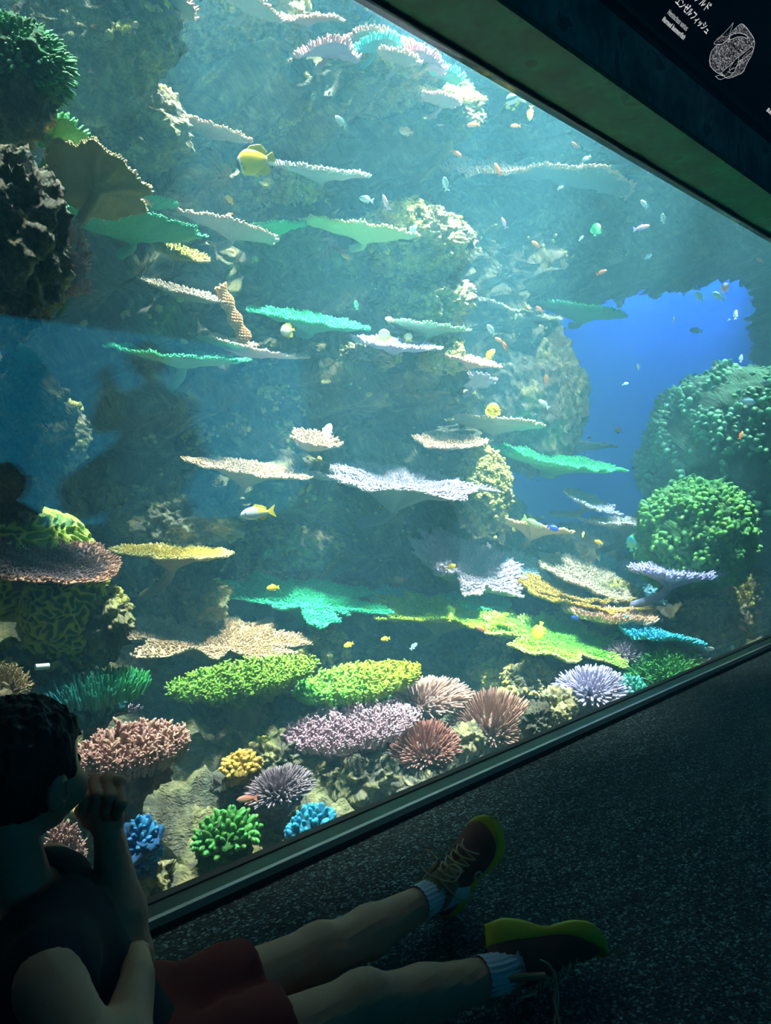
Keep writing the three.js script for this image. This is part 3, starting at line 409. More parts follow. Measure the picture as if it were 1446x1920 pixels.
// ---------------------------------------------------------------- corals
const coralM = M(0xffffff, 0.75, { vertexColors: true, bumpMap: bumpTex, bumpScale: 0.006 });
const tintMats = new Map();
function tint(hex, k = 0) {                                          // three tones of one pigment, shared
  const key = hex + '/' + k; if (!tintMats.has(key)) { const c = col(hex).offsetHSL((k - 1) * 0.012, 0, (k - 1) * 0.035); tintMats.set(key, new THREE.MeshStandardMaterial({ color: c, roughness: 0.7, vertexColors: true })); } return tintMats.get(key);
}
function fingerGeo(s, rs, bend, knob) {                              // one unit of coral finger: along +y from 0 to 1, radius about 1 (scaled on use), paler growing tip
  const prof = [[0, 0.95], [0.3, 1], [0.55, 0.96], [0.75, 0.88], [0.9, 0.66], [0.975, 0.34], [1, 0]], pos = [], c = [], idx = [];
  prof.forEach(([y, r], j) => { for (let i = 0; i < rs; i++) { const a = (i + (j % 2) * 0.5) / rs * 2 * Math.PI, k = 1 + knob * noise(Math.cos(a) * 1.5 + s * 9, y * 4, Math.sin(a) * 1.5); pos.push(Math.cos(a) * r * k + bend * y * y, y, Math.sin(a) * r * k + bend * 0.6 * Math.sin(y * 3)); const t = y > 0.8 ? 1.0 : 0.74; c.push(t, t, t); } });
  for (let j = 0; j < prof.length - 1; j++) for (let i = 0; i < rs; i++) { const a = j * rs + i, b = j * rs + (i + 1) % rs, d = a + rs, e = b + rs; idx.push(a, d, b, b, d, e); }
  const g = new THREE.BufferGeometry(); g.setAttribute('position', new THREE.Float32BufferAttribute(pos, 3)); g.setAttribute('color', new THREE.Float32BufferAttribute(c, 3)); g.setIndex(idx); g.computeVertexNormals(); return g;
}
const NUB = fingerGeo(1, 5, 0, 0.1);
const FINGERS = [0, 1, 2, 3].map((k) => fingerGeo(k + 2, 7, 0.5 * (k - 1.5), 0.25));
const TWIGF = [5, 6].map((k) => fingerGeo(k, 5, 0.3 * (k - 5.5), 0.2));
const place = (g, q, sx, sy) => { const c = g.clone(); c.scale(sx, sy, sx); c.applyQuaternion(q); return c; };
function twigGeo(s) {                                                 // a staghorn branch: an axis with side branchlets, unit length, radius 1 means 0.11 of it
  reseed(s + 400); const list = [TWIGF[s % 2].clone().scale(0.085, 1, 0.085)];
  for (let i = 0; i < 7; i++) { const y = 0.3 + 0.09 * i, a = i * 2.4 + rnd(), q = new THREE.Quaternion().setFromUnitVectors(V(0, 1, 0), V(Math.cos(a), rr(0.7, 1.3), Math.sin(a)).normalize()), f = place(TWIGF[(i + s) % 2], q, 0.062, rr(0.2, 0.34)); f.translate(0, y, 0); list.push(f); }
  return mergeGeometries(list);
}
const TWIGS = [0, 1, 2].map(twigGeo);
const YUP = V(0, 1, 0);
const PLATE_GROUP = 'plate corals of the reef', BUSH_GROUP = 'branching corals of the reef';
let plateN = 0;
function plate(o) {
  const n = ++plateN; reseed(n * 13 + 5);
  const A = at(o.p[0], o.p[1], o.z), B = at(o.p[2], o.p[3], o.z), mid = A.clone().add(B).multiplyScalar(0.5), L = A.distanceTo(B), W = L * (o.w ?? 0.6), ppm = pxPerM(mid);
  const g = thing(o.name ?? 'plate_coral', o.label, 'coral', mid, o.group ?? PLATE_GROUP);
  const X = B.clone().sub(A).normalize(), Y = V(0, 1, 0).addScaledVector(X, -X.y).normalize(), Z = new THREE.Vector3().crossVectors(X, Y);
  g.quaternion.setFromRotationMatrix(new THREE.Matrix4().makeBasis(X, Y, Z)); 
  const toMid = mid.clone().sub(EYE), elev = Math.atan2(-toMid.y, Math.hypot(toMid.x, toMid.z)), up = mid.y > EYE.y;
  const co = Math.abs(toMid.z) / Math.hypot(toMid.x, toMid.z), deep = Math.hypot(L * Math.sqrt(1 - co * co) * 0.6, W * co);
  g.rotateX(o.h === undefined ? o.tilt ?? 0 : clamp((Math.asin(clamp(o.h / (deep * ppm), -0.9, 0.9)) - elev) / Math.max(co, 0.5), -0.7, 0.7));
  const lobe = o.lobe ?? 0.12, s = n * 5.3, arch = o.arch ?? 0, bowl = (o.bowl ?? 0.05) * L, a = L / 2, b = W / 2;
  const R = (t) => 1 + lobe * (1.1 * noise(Math.cos(t) * 1.2 + s, Math.sin(t) * 1.2, s) + 0.75 * noise(Math.cos(t) * 3 + s, Math.sin(t) * 3, 2)) + 0.035 * noise(Math.cos(t) * 9, Math.sin(t) * 9, s) - lobe * 0.3;
  const topY = (x, z, r) => bowl * r * r - arch * L * (2 * x / L) ** 2 + 0.012 * L * noise(x * 6 / L + s, z * 6 / L, 1);
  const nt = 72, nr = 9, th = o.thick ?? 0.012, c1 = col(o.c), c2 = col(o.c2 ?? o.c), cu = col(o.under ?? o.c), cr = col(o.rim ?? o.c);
  const pos = [], cc = [], uv = [], idx = [];
  for (let side = 0; side < 2; side++) for (let j = 0; j <= nr; j++) for (let i = 0; i < nt; i++) {
    const r = (j / nr) ** 0.8, t = i / nt * 2 * Math.PI, k = R(t) * r, x = Math.cos(t) * k * a, z = Math.sin(t) * k * b, f = side ? th * (1.2 - 0.8 * r) + 0.30 * W * Math.max(0, 1 - r / 0.62) ** 2.2 * (o.funnel ?? (up ? 0.3 : 0.6)) + 0.004 * noise(t * 12, r * 5, s) : 0;
    pos.push(x, topY(x, z, r) - f - (j === nr ? th * 0.3 : 0), z - (side ? 0.12 * f : 0)); uv.push(x * 4, z * 4);
    const m = side ? cu : c1.clone().lerp(c2, clamp(x / L + 0.5, 0, 1)).multiplyScalar(0.88); if (!side && r > 0.8) m.lerp(cr, 0.6); cc.push(m.r, m.g, m.b);  // upper side darkened: shade between the branchlets painted in
  }
  for (let side = 0; side < 2; side++) for (let j = 0; j < nr; j++) for (let i = 0; i < nt; i++) { const q = side * (nr + 1) * nt, e = q + j * nt + i, f = q + j * nt + (i + 1) % nt, h = e + nt, k = f + nt; side ? idx.push(e, f, h, f, k, h) : idx.push(e, h, f, f, h, k); }
  for (let i = 0; i < nt; i++) { const e = nr * nt + i, f = nr * nt + (i + 1) % nt, q = (nr + 1) * nt, h = e + q, k = f + q; idx.push(e, h, f, f, h, k); }
  const pg = new THREE.BufferGeometry(); pg.setAttribute('position', new THREE.Float32BufferAttribute(pos, 3)); pg.setAttribute('uv', new THREE.Float32BufferAttribute(uv, 2)); pg.setAttribute('color', new THREE.Float32BufferAttribute(cc, 3)); pg.setIndex(idx); pg.computeVertexNormals();
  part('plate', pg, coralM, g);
  // foot: a tapering stalk that grows out of the rock behind and below
  const back = o.back ?? (up ? 0.12 : 0.28), drop = o.drop ?? (up ? 0.03 : 0.2), y0 = topY(0, 0, 0) - th - 0.2 * W * (o.funnel ?? (up ? 0.3 : 0.6));
  const st = tube([V(0, y0 + 0.1 * W, -0.02 * W), V(0.02 * L, y0 - drop * 0.35, -back * 0.25), V(0, y0 - drop, -back)], Math.min(0.055 * W, 0.03) + 0.005, 8, 9);
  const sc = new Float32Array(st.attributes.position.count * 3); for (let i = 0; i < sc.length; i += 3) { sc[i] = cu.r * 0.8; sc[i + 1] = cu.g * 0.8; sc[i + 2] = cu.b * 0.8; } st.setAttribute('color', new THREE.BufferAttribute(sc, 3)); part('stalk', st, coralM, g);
  // branchlets all over the upper side
  const sp = clamp((o.fine ?? 5) / ppm, 0.007, 0.05), count = Math.min(o.most ?? 2600, Math.round(Math.PI * a * b / (sp * sp) * 1.0)), rimN = Math.round(Math.PI * (a + b) / sp * 1.1), tall = sp * (o.tall ?? 1.0);
  const im = new THREE.InstancedMesh(NUB, nubM, count + rimN), q = new THREE.Quaternion(), m4 = new THREE.Matrix4();
  for (let i = 0; i < count + rimN; i++) {
    const onRim = i >= count, r = onRim ? rr(0.97, 1.01) : Math.sqrt((i + rnd()) / count) * 0.985, t = onRim ? (i - count + rnd() * 0.6) / rimN * 2 * Math.PI : i * 2.39996 + rr(-0.1, 0.1), k = R(t) * r, x = Math.cos(t) * k * a, z = Math.sin(t) * k * b;
    const out = onRim ? 1.1 : 0.25 + 0.5 * r ** 4; q.setFromUnitVectors(YUP, V(Math.cos(t) * out + rr(-0.25, 0.25), 1, Math.sin(t) * out + rr(-0.25, 0.25)).normalize());
    const w = sp * rr(0.34, 0.5), h = tall * rr(0.75, 1.35); m4.compose(V(x, topY(x, z, r) - sp * 0.15 - (onRim ? th * 0.4 : 0), z), q, V(w, h, w)); im.setMatrixAt(i, m4);
    const cl = c1.clone().lerp(c2, clamp(x / L + 0.5 + rr(-0.1, 0.1), 0, 1)); if (r > 0.86) cl.lerp(cr, onRim ? 0.9 : 0.5); cl.offsetHSL(rr(-0.012, 0.012), 0, rr(-0.05, 0.05)); im.setColorAt(i, cl);
  }
  im.name = 'branchlets'; im.userData.kind = 'stuff'; g.add(im); return g;
}
const nubM = new THREE.MeshStandardMaterial({ color: 0xffffff, roughness: 0.7, vertexColors: true });
let bushN = 0;
function bush(o) {                                                    // o.b = [left, right, top, bottom] in pixels
  const n = ++bushN; reseed(n * 31 + 11);
  const [l, r, t, b] = o.b, A = at(l, (t + b) / 2, o.z), B = at(r, (t + b) / 2, o.z), T = at((l + r) / 2, t, o.z), K = at((l + r) / 2, b, o.z);
  const sl = Math.abs(K.y - EYE.y) / Math.hypot(K.x - EYE.x, K.z - EYE.z), a = (B.x - A.x) / 2, flat = o.flat ?? 0.75, full = T.y - K.y, d = a * flat, h = Math.max(full - d * sl * 0.9, full * 0.35);
  const base = V((A.x + B.x) / 2, K.y + d * sl * 0.5, o.z), g = thing(o.name ?? 'branching_coral', o.label, 'coral', base, BUSH_GROUP), ppm = pxPerM(base);
  const rad = (o.rad ?? 5) / ppm, cnt = o.n ?? 150, core = o.twig ? Math.max(o.core ?? 0.5, 0.55) : Math.max(o.core ?? 0.5, 0.62);
  const kb = o.table ? 0.5 : core * 0.92, cg = rockGeo(V(a * kb, h * kb * (o.table ? 0.5 : 0.9), d * kb), n + 50, 10, 0.03); const ca = cg.attributes.color, cc = col(o.c); for (let i = 0; i < ca.count; i++) ca.setXYZ(i, cc.r * 0.75, cc.g * 0.75, cc.b * 0.75);  // core colour darkened, painting in the shade between branches
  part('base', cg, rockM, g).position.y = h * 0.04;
  if (o.foot !== 0) part('stalk', tube([V(0, h * 0.2, 0), V(0, -0.06, -0.01), V(0, -(o.foot ?? 0.14), -0.03)], a * 0.2, 6, 9), coralStalkM, g);
  const c2 = o.c2 ?? o.c, all = [], eye = EYE.clone().sub(base);
  for (let i = 0; i < cnt; i++) {
    const v = (i + 0.5) / cnt, up = 1 - v * (o.cap ?? 0.95), az = i * 2.39996 + rr(-0.15, 0.15), s = Math.sqrt(1 - up * up);
    const dir = V(s * Math.cos(az), up, s * Math.sin(az)), e = rr(0.88, 1.06), end = V(dir.x * a * e, dir.y * h * e + 0.02 * h, dir.z * d * e), from = V(end.x * core, o.cap > 1 ? end.y * core : Math.max(0, end.y * core * 0.8), end.z * core);
    if (o.table) { from.set(end.x * 0.86, h * rr(0.25, 0.4) * (1 - 0.3 * s), end.z * 0.86); end.y = from.y + h * rr(0.45, 0.75) * (o.twig ? 0.85 : 1) * (1 - 0.35 * s * s); }
    const axis = end.clone().sub(from), len = axis.length(), mix = clamp(end.x / a * 0.5 + 0.5 + rr(-0.12, 0.12), 0, 1), w = o.twig ? len * rr(0.85, 1.1) * (o.fat ?? 0.62) : rad * rr(0.85, 1.15);
    const q = new THREE.Quaternion().setFromUnitVectors(YUP, axis.normalize()).multiply(new THREE.Quaternion().setFromAxisAngle(YUP, rnd() * 6.28));
    all.push({ from, q, s: V(w, len, w), hex: '#' + mixc(o.c, c2, Math.round(mix * 4) / 4).getHexString(), i, near: end.distanceTo(eye) - 0.3 * end.y });
  }
  all.sort((p, q) => p.near - q.near);
  for (const f of all.slice(0, 270)) { const m = new THREE.Mesh(o.twig ? TWIGS[f.i % 3] : FINGERS[f.i % 4], tint(f.hex, f.i % 3)); m.name = 'branch'; m.position.copy(f.from); m.quaternion.copy(f.q); m.scale.copy(f.s); g.add(m); }
  const rest = all.slice(270); if (rest.length > 8) { const im = new THREE.InstancedMesh(o.twig ? TWIGS[1] : FINGERS[2], nubM, rest.length), m4 = new THREE.Matrix4(); rest.forEach((f, i) => { m4.compose(f.from, f.q, f.s); im.setMatrixAt(i, m4); im.setColorAt(i, col(f.hex).offsetHSL(rr(-0.01, 0.01), 0, rr(-0.035, 0.035))); }); im.name = 'more_branches'; im.userData.kind = 'stuff'; g.add(im); }
  return g;
}
const coralStalkM = M(0x4a4f42, 0.9, { bumpMap: bumpTex, bumpScale: 0.01 });

PL.forEach((o, i) => plate({ h: TOPS[i], ...o }));
// the upright orange-tan finger on the middle left
{
  const A = at(408, 540, -1.5), B = at(462, 640, -1.5), g = thing('finger_coral', 'upright orange-tan beaded finger coral leaning over the pinkish white plate', 'coral', B, 'branching corals of the reef');
  const d = A.clone().sub(B), L = d.length(), q = new THREE.Quaternion().setFromUnitVectors(YUP, d.clone().normalize()), stem = part('stem', FINGERS[1].clone().scale(0.02, L, 0.02), tint('#b98552', 1), g); stem.quaternion.copy(q);
  const im = new THREE.InstancedMesh(NUB, nubM, 320), m4 = new THREE.Matrix4(), p = V(0, 0, 0); reseed(77);
  for (let i = 0; i < 320; i++) { const a = i * 2.4, y = i / 320, r = 0.019 * (1 - 0.25 * y) + 0.006 * Math.sin(y * 20), o = V(Math.cos(a), 0.6, Math.sin(a)).normalize().applyQuaternion(q); p.set(Math.cos(a) * r + 0.02 * y * y, y * L, Math.sin(a) * r).applyQuaternion(q); m4.compose(p, new THREE.Quaternion().setFromUnitVectors(YUP, o), V(0.0055, 0.017, 0.0055)); im.setMatrixAt(i, m4); im.setColorAt(i, col('#dca86c').offsetHSL(0, 0, rr(-0.06, 0.06))); }
  im.name = 'branchlets'; im.userData.kind = 'stuff'; g.add(im);
}
const BU = [
  { b: [-80, 144, 18, 130], z: -0.85, n: 620, c: '#1c7440', c2: '#2c8c50', rad: 3.6, core: 0.78, cap: 1.7, flat: 0.6, foot: 0, label: 'dark green knobbly coral clump in the top left corner' },
  { b: [90, 174, 402, 506], z: -0.95, n: 70, c: '#d8947c', c2: '#e0a890', rad: 3.6, twig: 1, foot: 0, flat: 0.6, label: 'salmon pink branching coral on the craggy column' },
  { b: [66, 282, 1246, 1338], z: -0.8, n: 480, c: '#1f8088', c2: '#2fa04c', rad: 2.8, table: 1, flat: 0.62, label: 'teal-green spiky table coral above the sitting boy\'s head' },
  { b: [316, 586, 1226, 1312], z: -1.05, n: 420, c: '#6fa028', c2: '#88b030', rad: 4, twig: 1, fat: 1.25, table: 1, flat: 0.5, label: 'lime green bush coral in front of the large cream tan plate' },
  { b: [562, 774, 1234, 1322], z: -1.05, n: 420, c: '#6cc040', c2: '#c0c828', rad: 4, twig: 1, fat: 1.25, table: 1, flat: 0.55, label: 'yellow-green bush coral right of the lime one' },
  { b: [128, 354, 1336, 1476], z: -0.55, n: 460, c: '#b88c80', c2: '#c49a8c', twig: 1, table: 1, fat: 0.9, flat: 0.62, label: 'brown-pink staghorn coral above the raised hand' },
  { b: [540, 768, 1310, 1412], z: -0.85, n: 480, c: '#b494a4', c2: '#c0a4b0', twig: 1, table: 1, fat: 0.9, flat: 0.62, label: 'lilac staghorn coral in the middle of the bottom' },
  { b: [690, 872, 1268, 1338], z: -1.05, n: 620, c: '#c0a0a0', c2: '#d8b098', rad: 1.9, flat: 0.6, core: 0.5, label: 'pinkish tan finely branched coral behind the lilac staghorn' },
  { b: [850, 986, 1284, 1392], z: -0.85, n: 700, c: '#b08a80', c2: '#b88c78', rad: 1.9, core: 0.55, label: 'brown dome-shaped branching coral near the sill' },
  { b: [738, 852, 1344, 1432], z: -0.68, n: 560, c: '#b08078', c2: '#a86c60', rad: 1.9, core: 0.5, label: 'reddish brown branching coral right of the lilac staghorn' },
  { b: [411, 489, 1402, 1452], z: -0.6, n: 80, c: '#c8a848', rad: 5.5, core: 0.6, label: 'small yellow knobby dome coral' },
  { b: [455, 586, 1432, 1502], z: -0.5, n: 430, c: '#a898a4', c2: '#948894', rad: 2.1, core: 0.35, flat: 0.65, label: 'grey-purple branching coral under the small yellow knobby one' },
  { b: [358, 490, 1508, 1598], z: -0.34, n: 95, c: '#3f8a3c', c2: '#5ca850', rad: 6.5, core: 0.35, label: 'green finger coral near the sill' },
  { b: [536, 632, 1500, 1578], z: -0.34, n: 85, c: '#2c9cc4', c2: '#3cb4d8', rad: 6.5, core: 0.5, label: 'bright blue finger coral at the sill' },
  { b: [222, 304, 1522, 1610], z: -0.33, n: 110, c: '#1c6cac', c2: '#2a90c8', rad: 5.5, core: 0.55, cap: 1.3, label: 'deep blue finger coral beside the raised forearm' },
  { b: [70, 166, 1530, 1650], z: -0.4, n: 80, c: '#b89088', twig: 1, core: 0.3, label: 'pink staghorn coral under the boy\'s chin' },
  { b: [1056, 1158, 1244, 1314], z: -0.62, n: 380, c: '#b8b4d4', c2: '#c0bce0', rad: 2.5, core: 0.55, label: 'pale lavender dome coral at lower right' },
  { b: [1144, 1200, 1196, 1240], z: -0.8, n: 260, c: '#a898b0', rad: 2.0, core: 0.55, label: 'small lilac-grey dome coral above the green bush at lower right' },
  { b: [1150, 1206, 1260, 1316], z: -0.5, n: 80, c: '#48b8a8', rad: 4, core: 0.5, label: 'small aqua dome coral at the sill' },
  { b: [1186, 1294, 1208, 1294], z: -0.62, n: 420, c: '#48a848', c2: '#5aa850', twig: 1, core: 0.35, label: 'bright green bush coral at the sill at lower right' },
  { b: [1278, 1342, 1234, 1272], z: -0.6, n: 90, c: '#c0a090', twig: 1, core: 0.3, flat: 0.7, label: 'tan branching coral at the far end of the sill' },
  { b: [-50, 62, 1238, 1310], z: -0.55, n: 90, c: '#a0906c', c2: '#b09c70', twig: 1, core: 0.35, label: 'tan-grey branching coral at the left edge above the boy\'s hair' },
];
for (const o of BU) bush(o);
// mound corals of stubby fingers
function mound(o) {
  reseed(o.s); const C = at(...o.at), g = thing('mound_coral', o.label, 'coral', C, 'green mound corals'), r = o.r;
  const cg = rockGeo(r.clone().multiplyScalar(0.93), o.s, 24, 0.05), ca = cg.attributes.color, cc = col(o.c); for (let i = 0; i < ca.count; i++) ca.setXYZ(i, cc.r * 0.7, cc.g * 0.7, cc.b * 0.7); part('base', cg, rockM, g);  // base colour darkened to paint the shade between the fingers
  const all = []; const eye = EYE.clone().sub(C);
  for (let i = 0; i < o.n; i++) {
    const y = 1 - 1.75 * (i + 0.5) / o.n, s = Math.sqrt(Math.max(0, 1 - y * y)), a = i * 2.39996 + rr(-0.05, 0.05), d = V(s * Math.cos(a), y, s * Math.sin(a)), k = 1 + 0.14 * noise(d.x * 2 + o.s, d.y * 2, d.z * 2), p = V(d.x * r.x * k * 0.93, d.y * r.y * k * 0.93, d.z * r.z * k * 0.93);
    const nrm = V(d.x / r.x, d.y / r.y, d.z / r.z).normalize(), to = eye.clone().sub(p).normalize(); if (nrm.dot(to) < -0.35) continue;
    all.push({ p, q: new THREE.Quaternion().setFromUnitVectors(YUP, nrm.add(V(rr(-0.5, 0.5), rr(-0.1, 0.6), rr(-0.5, 0.5))).normalize()), near: nrm.dot(to) - 0.25 * p.distanceTo(eye), w: o.rad * rr(0.8, 1.2), h: o.len * rr(0.75, 1.3), k: i % 4 });
  }
  all.sort((a, b) => b.near - a.near);
  for (const f of all.slice(0, 290)) { const m = new THREE.Mesh(FINGERS[f.k], tint(f.k % 2 ? o.c : o.c2, f.k % 3)); m.name = 'finger'; m.position.copy(f.p); m.quaternion.copy(f.q); m.scale.set(f.w, f.h, f.w); g.add(m); }
  const rest = all.slice(290);
  for (let k = 0; k < 2; k++) { const l = rest.filter((f, i) => i % 2 === k), im = new THREE.InstancedMesh(FINGERS[k * 2], nubM, l.length), m4 = new THREE.Matrix4(); l.forEach((f, i) => { m4.compose(f.p, f.q, V(f.w, f.h, f.w)); im.setMatrixAt(i, m4); im.setColorAt(i, col(i % 3 ? o.c : o.c2).offsetHSL(rr(-0.01, 0.01), 0, rr(-0.04, 0.04))); }); im.name = 'more_fingers'; im.userData.kind = 'stuff'; g.add(im); }
}
mound({ at: [1385, 880, -1.25], r: V(0.98, 1.02, 0.85), n: 2600, rad: 0.029, len: 0.062, c: '#2f7a5c', c2: '#3f8f66', s: 21, label: 'huge dark green mound coral of stubby fingers at the right edge' });
mound({ at: [1302, 1008, -1.0], r: V(0.5, 0.45, 0.42), n: 1500, rad: 0.023, len: 0.05, c: '#4a9a50', c2: '#62a848', s: 22, label: 'smaller yellow-green mound coral in front of the huge one' });
// brain corals
function brain(o) {
  const C = at(...o.at), g = ico(66), p = g.attributes.position, c = new Float32Array(p.count * 3), uv = new Float32Array(p.count * 2), hi = col(o.c), lo = col(o.c2);
  for (let i = 0; i < p.count; i++) {
    const d = V(p.getX(i), p.getY(i), p.getZ(i)), q = V(d.x * o.r.x, d.y * o.r.y, d.z * o.r.z), f = o.f, w = V(noise(q.x * f * 0.5, q.y * f * 0.5, q.z * f * 0.5 + 9), noise(q.x * f * 0.5 + 5, q.y * f * 0.5, q.z * f * 0.5), 0);
    const n = Math.abs(noise(q.x * f + w.x * 0.5, q.y * f + w.y * 0.5, q.z * f)), ridge = 1 - sstep(0.12, 0.46, n), lump = 1 + 0.06 * noise(d.x * 1.5, d.y * 1.5, d.z * 1.5 + o.f);
    q.multiplyScalar(lump).addScaledVector(d, o.h * ridge); p.setXYZ(i, q.x, q.y, q.z); c[i * 3] = lerp(lo.r, hi.r, ridge); c[i * 3 + 1] = lerp(lo.g, hi.g, ridge); c[i * 3 + 2] = lerp(lo.b, hi.b, ridge); uv[i * 2] = q.x * 5; uv[i * 2 + 1] = q.y * 5;
  }
  g.setAttribute('color', new THREE.BufferAttribute(c, 3)); g.setAttribute('uv', new THREE.BufferAttribute(uv, 2)); g.computeVertexNormals();
  const m = solo('brain_coral', g, coralM, o.label, 'coral', 'brain corals'); m.position.copy(C);
}
brain({ at: [20, 1052, -1.25], r: V(0.27, 0.2, 0.22), f: 19, h: 0.014, c: '#a8c444', c2: '#4a7830', label: 'upper yellow-green brain coral behind the wide brown-lilac plate' });
brain({ at: [122, 1150, -0.98], r: V(0.135, 0.17, 0.14), f: 25, h: 0.012, c: '#c0c838', c2: '#4a6c30', label: 'lower olive brain coral under the wide brown-lilac plate' });
// a short white tube left lying on the rock at the left
{ const A = at(66, 1251, -0.72), B = at(92, 1249, -0.72), m = solo('white_tube', tube([A, A.clone().lerp(B, 0.5), B], 0.009, 6, 14), M(0xb8ccc4, 0.6), 'short white tube lying above the teal-green spiky table coral', 'tube'); m.castShadow = true; }
// ---------------------------------------------------------------- fish
// body: nose at +x, tail at -x, length 1; deep = height over length, thick = width over length
function fishBody(deep, thick, colFn, snout = 0.5) {
  const nu = 22, nv = 16;
  return grid(nu, nv, (u, v) => {
    const x = 0.5 - u * 0.8, a = v * 2 * Math.PI, s = u, pr = Math.pow(Math.sin(Math.PI * Math.min(1, Math.pow(s, 0.8) * 0.95 + 0.004)), 0.85) * (1 - 0.12 * s), ped = 0.16 * sstep(0.75, 1, s), h = deep / 2 * Math.max(pr, ped) * (s < 0.02 ? s / 0.02 * 0.6 : 1), w = thick / 2 * Math.max(pr, ped * 0.5) * (s < 0.02 ? s / 0.02 * 0.6 : 1);
    return { x, y: Math.cos(a) * h + 0.03 * deep * Math.sin(s * 3), z: Math.sin(a) * w, u, v };
  }, (p, u, v) => colFn(u, Math.cos(v * 2 * Math.PI)));
}
function fin(pts, t = 0.012) { const g = new THREE.ExtrudeGeometry(new THREE.Shape(pts.map(([x, y]) => new THREE.Vector2(x, y))), { depth: t, bevelEnabled: true, bevelThickness: t * 0.3, bevelSize: t * 0.3, bevelSegments: 1, curveSegments: 6 }); g.translate(0, 0, -t / 2); return g; }
const fishM = M(0xffffff, 0.45, { vertexColors: true }), eyeM = M(0x080808, 0.2), finMs = new Map();
const finM = (h) => { if (!finMs.has(h)) finMs.set(h, M(h, 0.55)); return finMs.get(h); };
const mixf = (a, b, t) => { const c = mixc(a, b, t); return [c.r, c.g, c.b]; };
const KINDS = {
  orange: { deep: 0.34, thick: 0.16, f: '#f08a3c', c: (u, k) => mixf('#f07f38', '#f4b48c', sstep(0.2, -0.8, k)) },
  peach: { deep: 0.5, thick: 0.17, f: '#f0b888', c: (u, k) => mixf('#f0a878', '#f6e2cc', sstep(0.3, -0.6, k)) },
  pink: { deep: 0.3, thick: 0.15, f: '#c87860', c: (u, k) => mixf('#b06a58', '#d8a890', sstep(0.3, -0.7, k)) },
  lilac: { deep: 0.27, thick: 0.14, f: '#c8b8f0', c: (u, k) => mixf('#e09080', '#d8d4f4', sstep(0.4, -0.3, k)) },
  pale: { deep: 0.4, thick: 0.15, f: '#c8e0d8', c: (u, k) => mixf('#88b8a8', '#eaf4ee', sstep(0.5, -0.4, k)) },
  blue: { deep: 0.42, thick: 0.16, f: '#a8d8e8', c: (u, k) => mixf('#58a8c8', '#c4e4ec', sstep(0.5, -0.5, k)) },
  deepblue: { deep: 0.42, thick: 0.16, f: '#3858e0', c: () => mixf('#2848d8', '#2848d8', 0) },
  dark: { deep: 0.6, thick: 0.18, f: '#33281e', c: (u) => mixf('#2a2018', '#54402a', sstep(0.3, 0.8, u)) },
  yellow: { deep: 0.46, thick: 0.18, f: '#f0cc20', c: (u, k) => mixf('#f0c41c', '#f4e070', sstep(0, -0.9, k)) },
  lime: { deep: 0.4, thick: 0.16, f: '#d0e040', c: (u, k) => mixf('#c0d030', '#eef0a0', sstep(0.2, -0.8, k)) },
  green: { deep: 0.72, thick: 0.16, f: '#3cc878', c: (u, k) => mixf('#30b870', '#a0e0a0', sstep(0.3, -0.8, k)) },
  wrasse: { deep: 0.28, thick: 0.14, f: '#90b860', c: (u, k) => mixf('#78a070', '#d8d090', sstep(0.2, -0.5, k)) },
  disc: { deep: 0.82, thick: 0.15, f: '#d8d458', c: (u, k) => mixf('#d8d868', '#f0f0dc', sstep(1, 0.55, Math.abs(k)) * sstep(0.95, 0.6, u)) },
  banded: { deep: 0.82, thick: 0.15, f: '#e8d820', c: (u, k) => (u > 0.1 && u < 0.85 && Math.abs((k + u * 0.6) * 4 % 1) < 0.35 ? mixf('#6a6418', '#6a6418', 0) : mixf('#ecdc28', '#ecdc28', 0)) },
  banner: { deep: 0.7, thick: 0.15, f: '#e8e860', c: (u) => ((u > 0.25 && u < 0.42) || u > 0.75 ? mixf('#2a4038', '#2a4038', 0) : mixf('#e8f0e4', '#e8f0e4', 0)) },
  butterfly: { deep: 0.6, thick: 0.16, f: '#e6cc10', c: (u, k) => (u < 0.1 ? mixf('#20201c', '#20201c', 0) : u < 0.15 ? mixf('#f0f0ec', '#f0f0ec', 0) : u > 0.93 ? mixf('#f0ecd8', '#f0ecd8', 0) : Math.abs(Math.sin(k * 9 + u * 2)) < 0.22 ? mixf('#c49c08', '#c49c08', 0) : mixf('#ecd010', '#ecd010', 0)) },
  fusilier: { deep: 0.38, thick: 0.17, f: '#f0dc18', c: (u, k) => (u > 0.62 && k > -0.2 ? mixf('#f0dc18', '#f0dc18', 0) : mixf('#b8bcbc', '#e8ecea', sstep(0.7, -0.7, k))) },
  tang: { deep: 0.55, thick: 0.17, f: '#f4d418', c: (u, k) => mixf('#f0c818', '#f8e048', sstep(0.3, -0.8, k)) },
  rainbow: { deep: 0.5, thick: 0.15, f: '#40d8d0', c: (u) => mixf('#38d0e0', '#a0e080', sstep(0.2, 0.8, u)) },
};
const fishGeo = {};
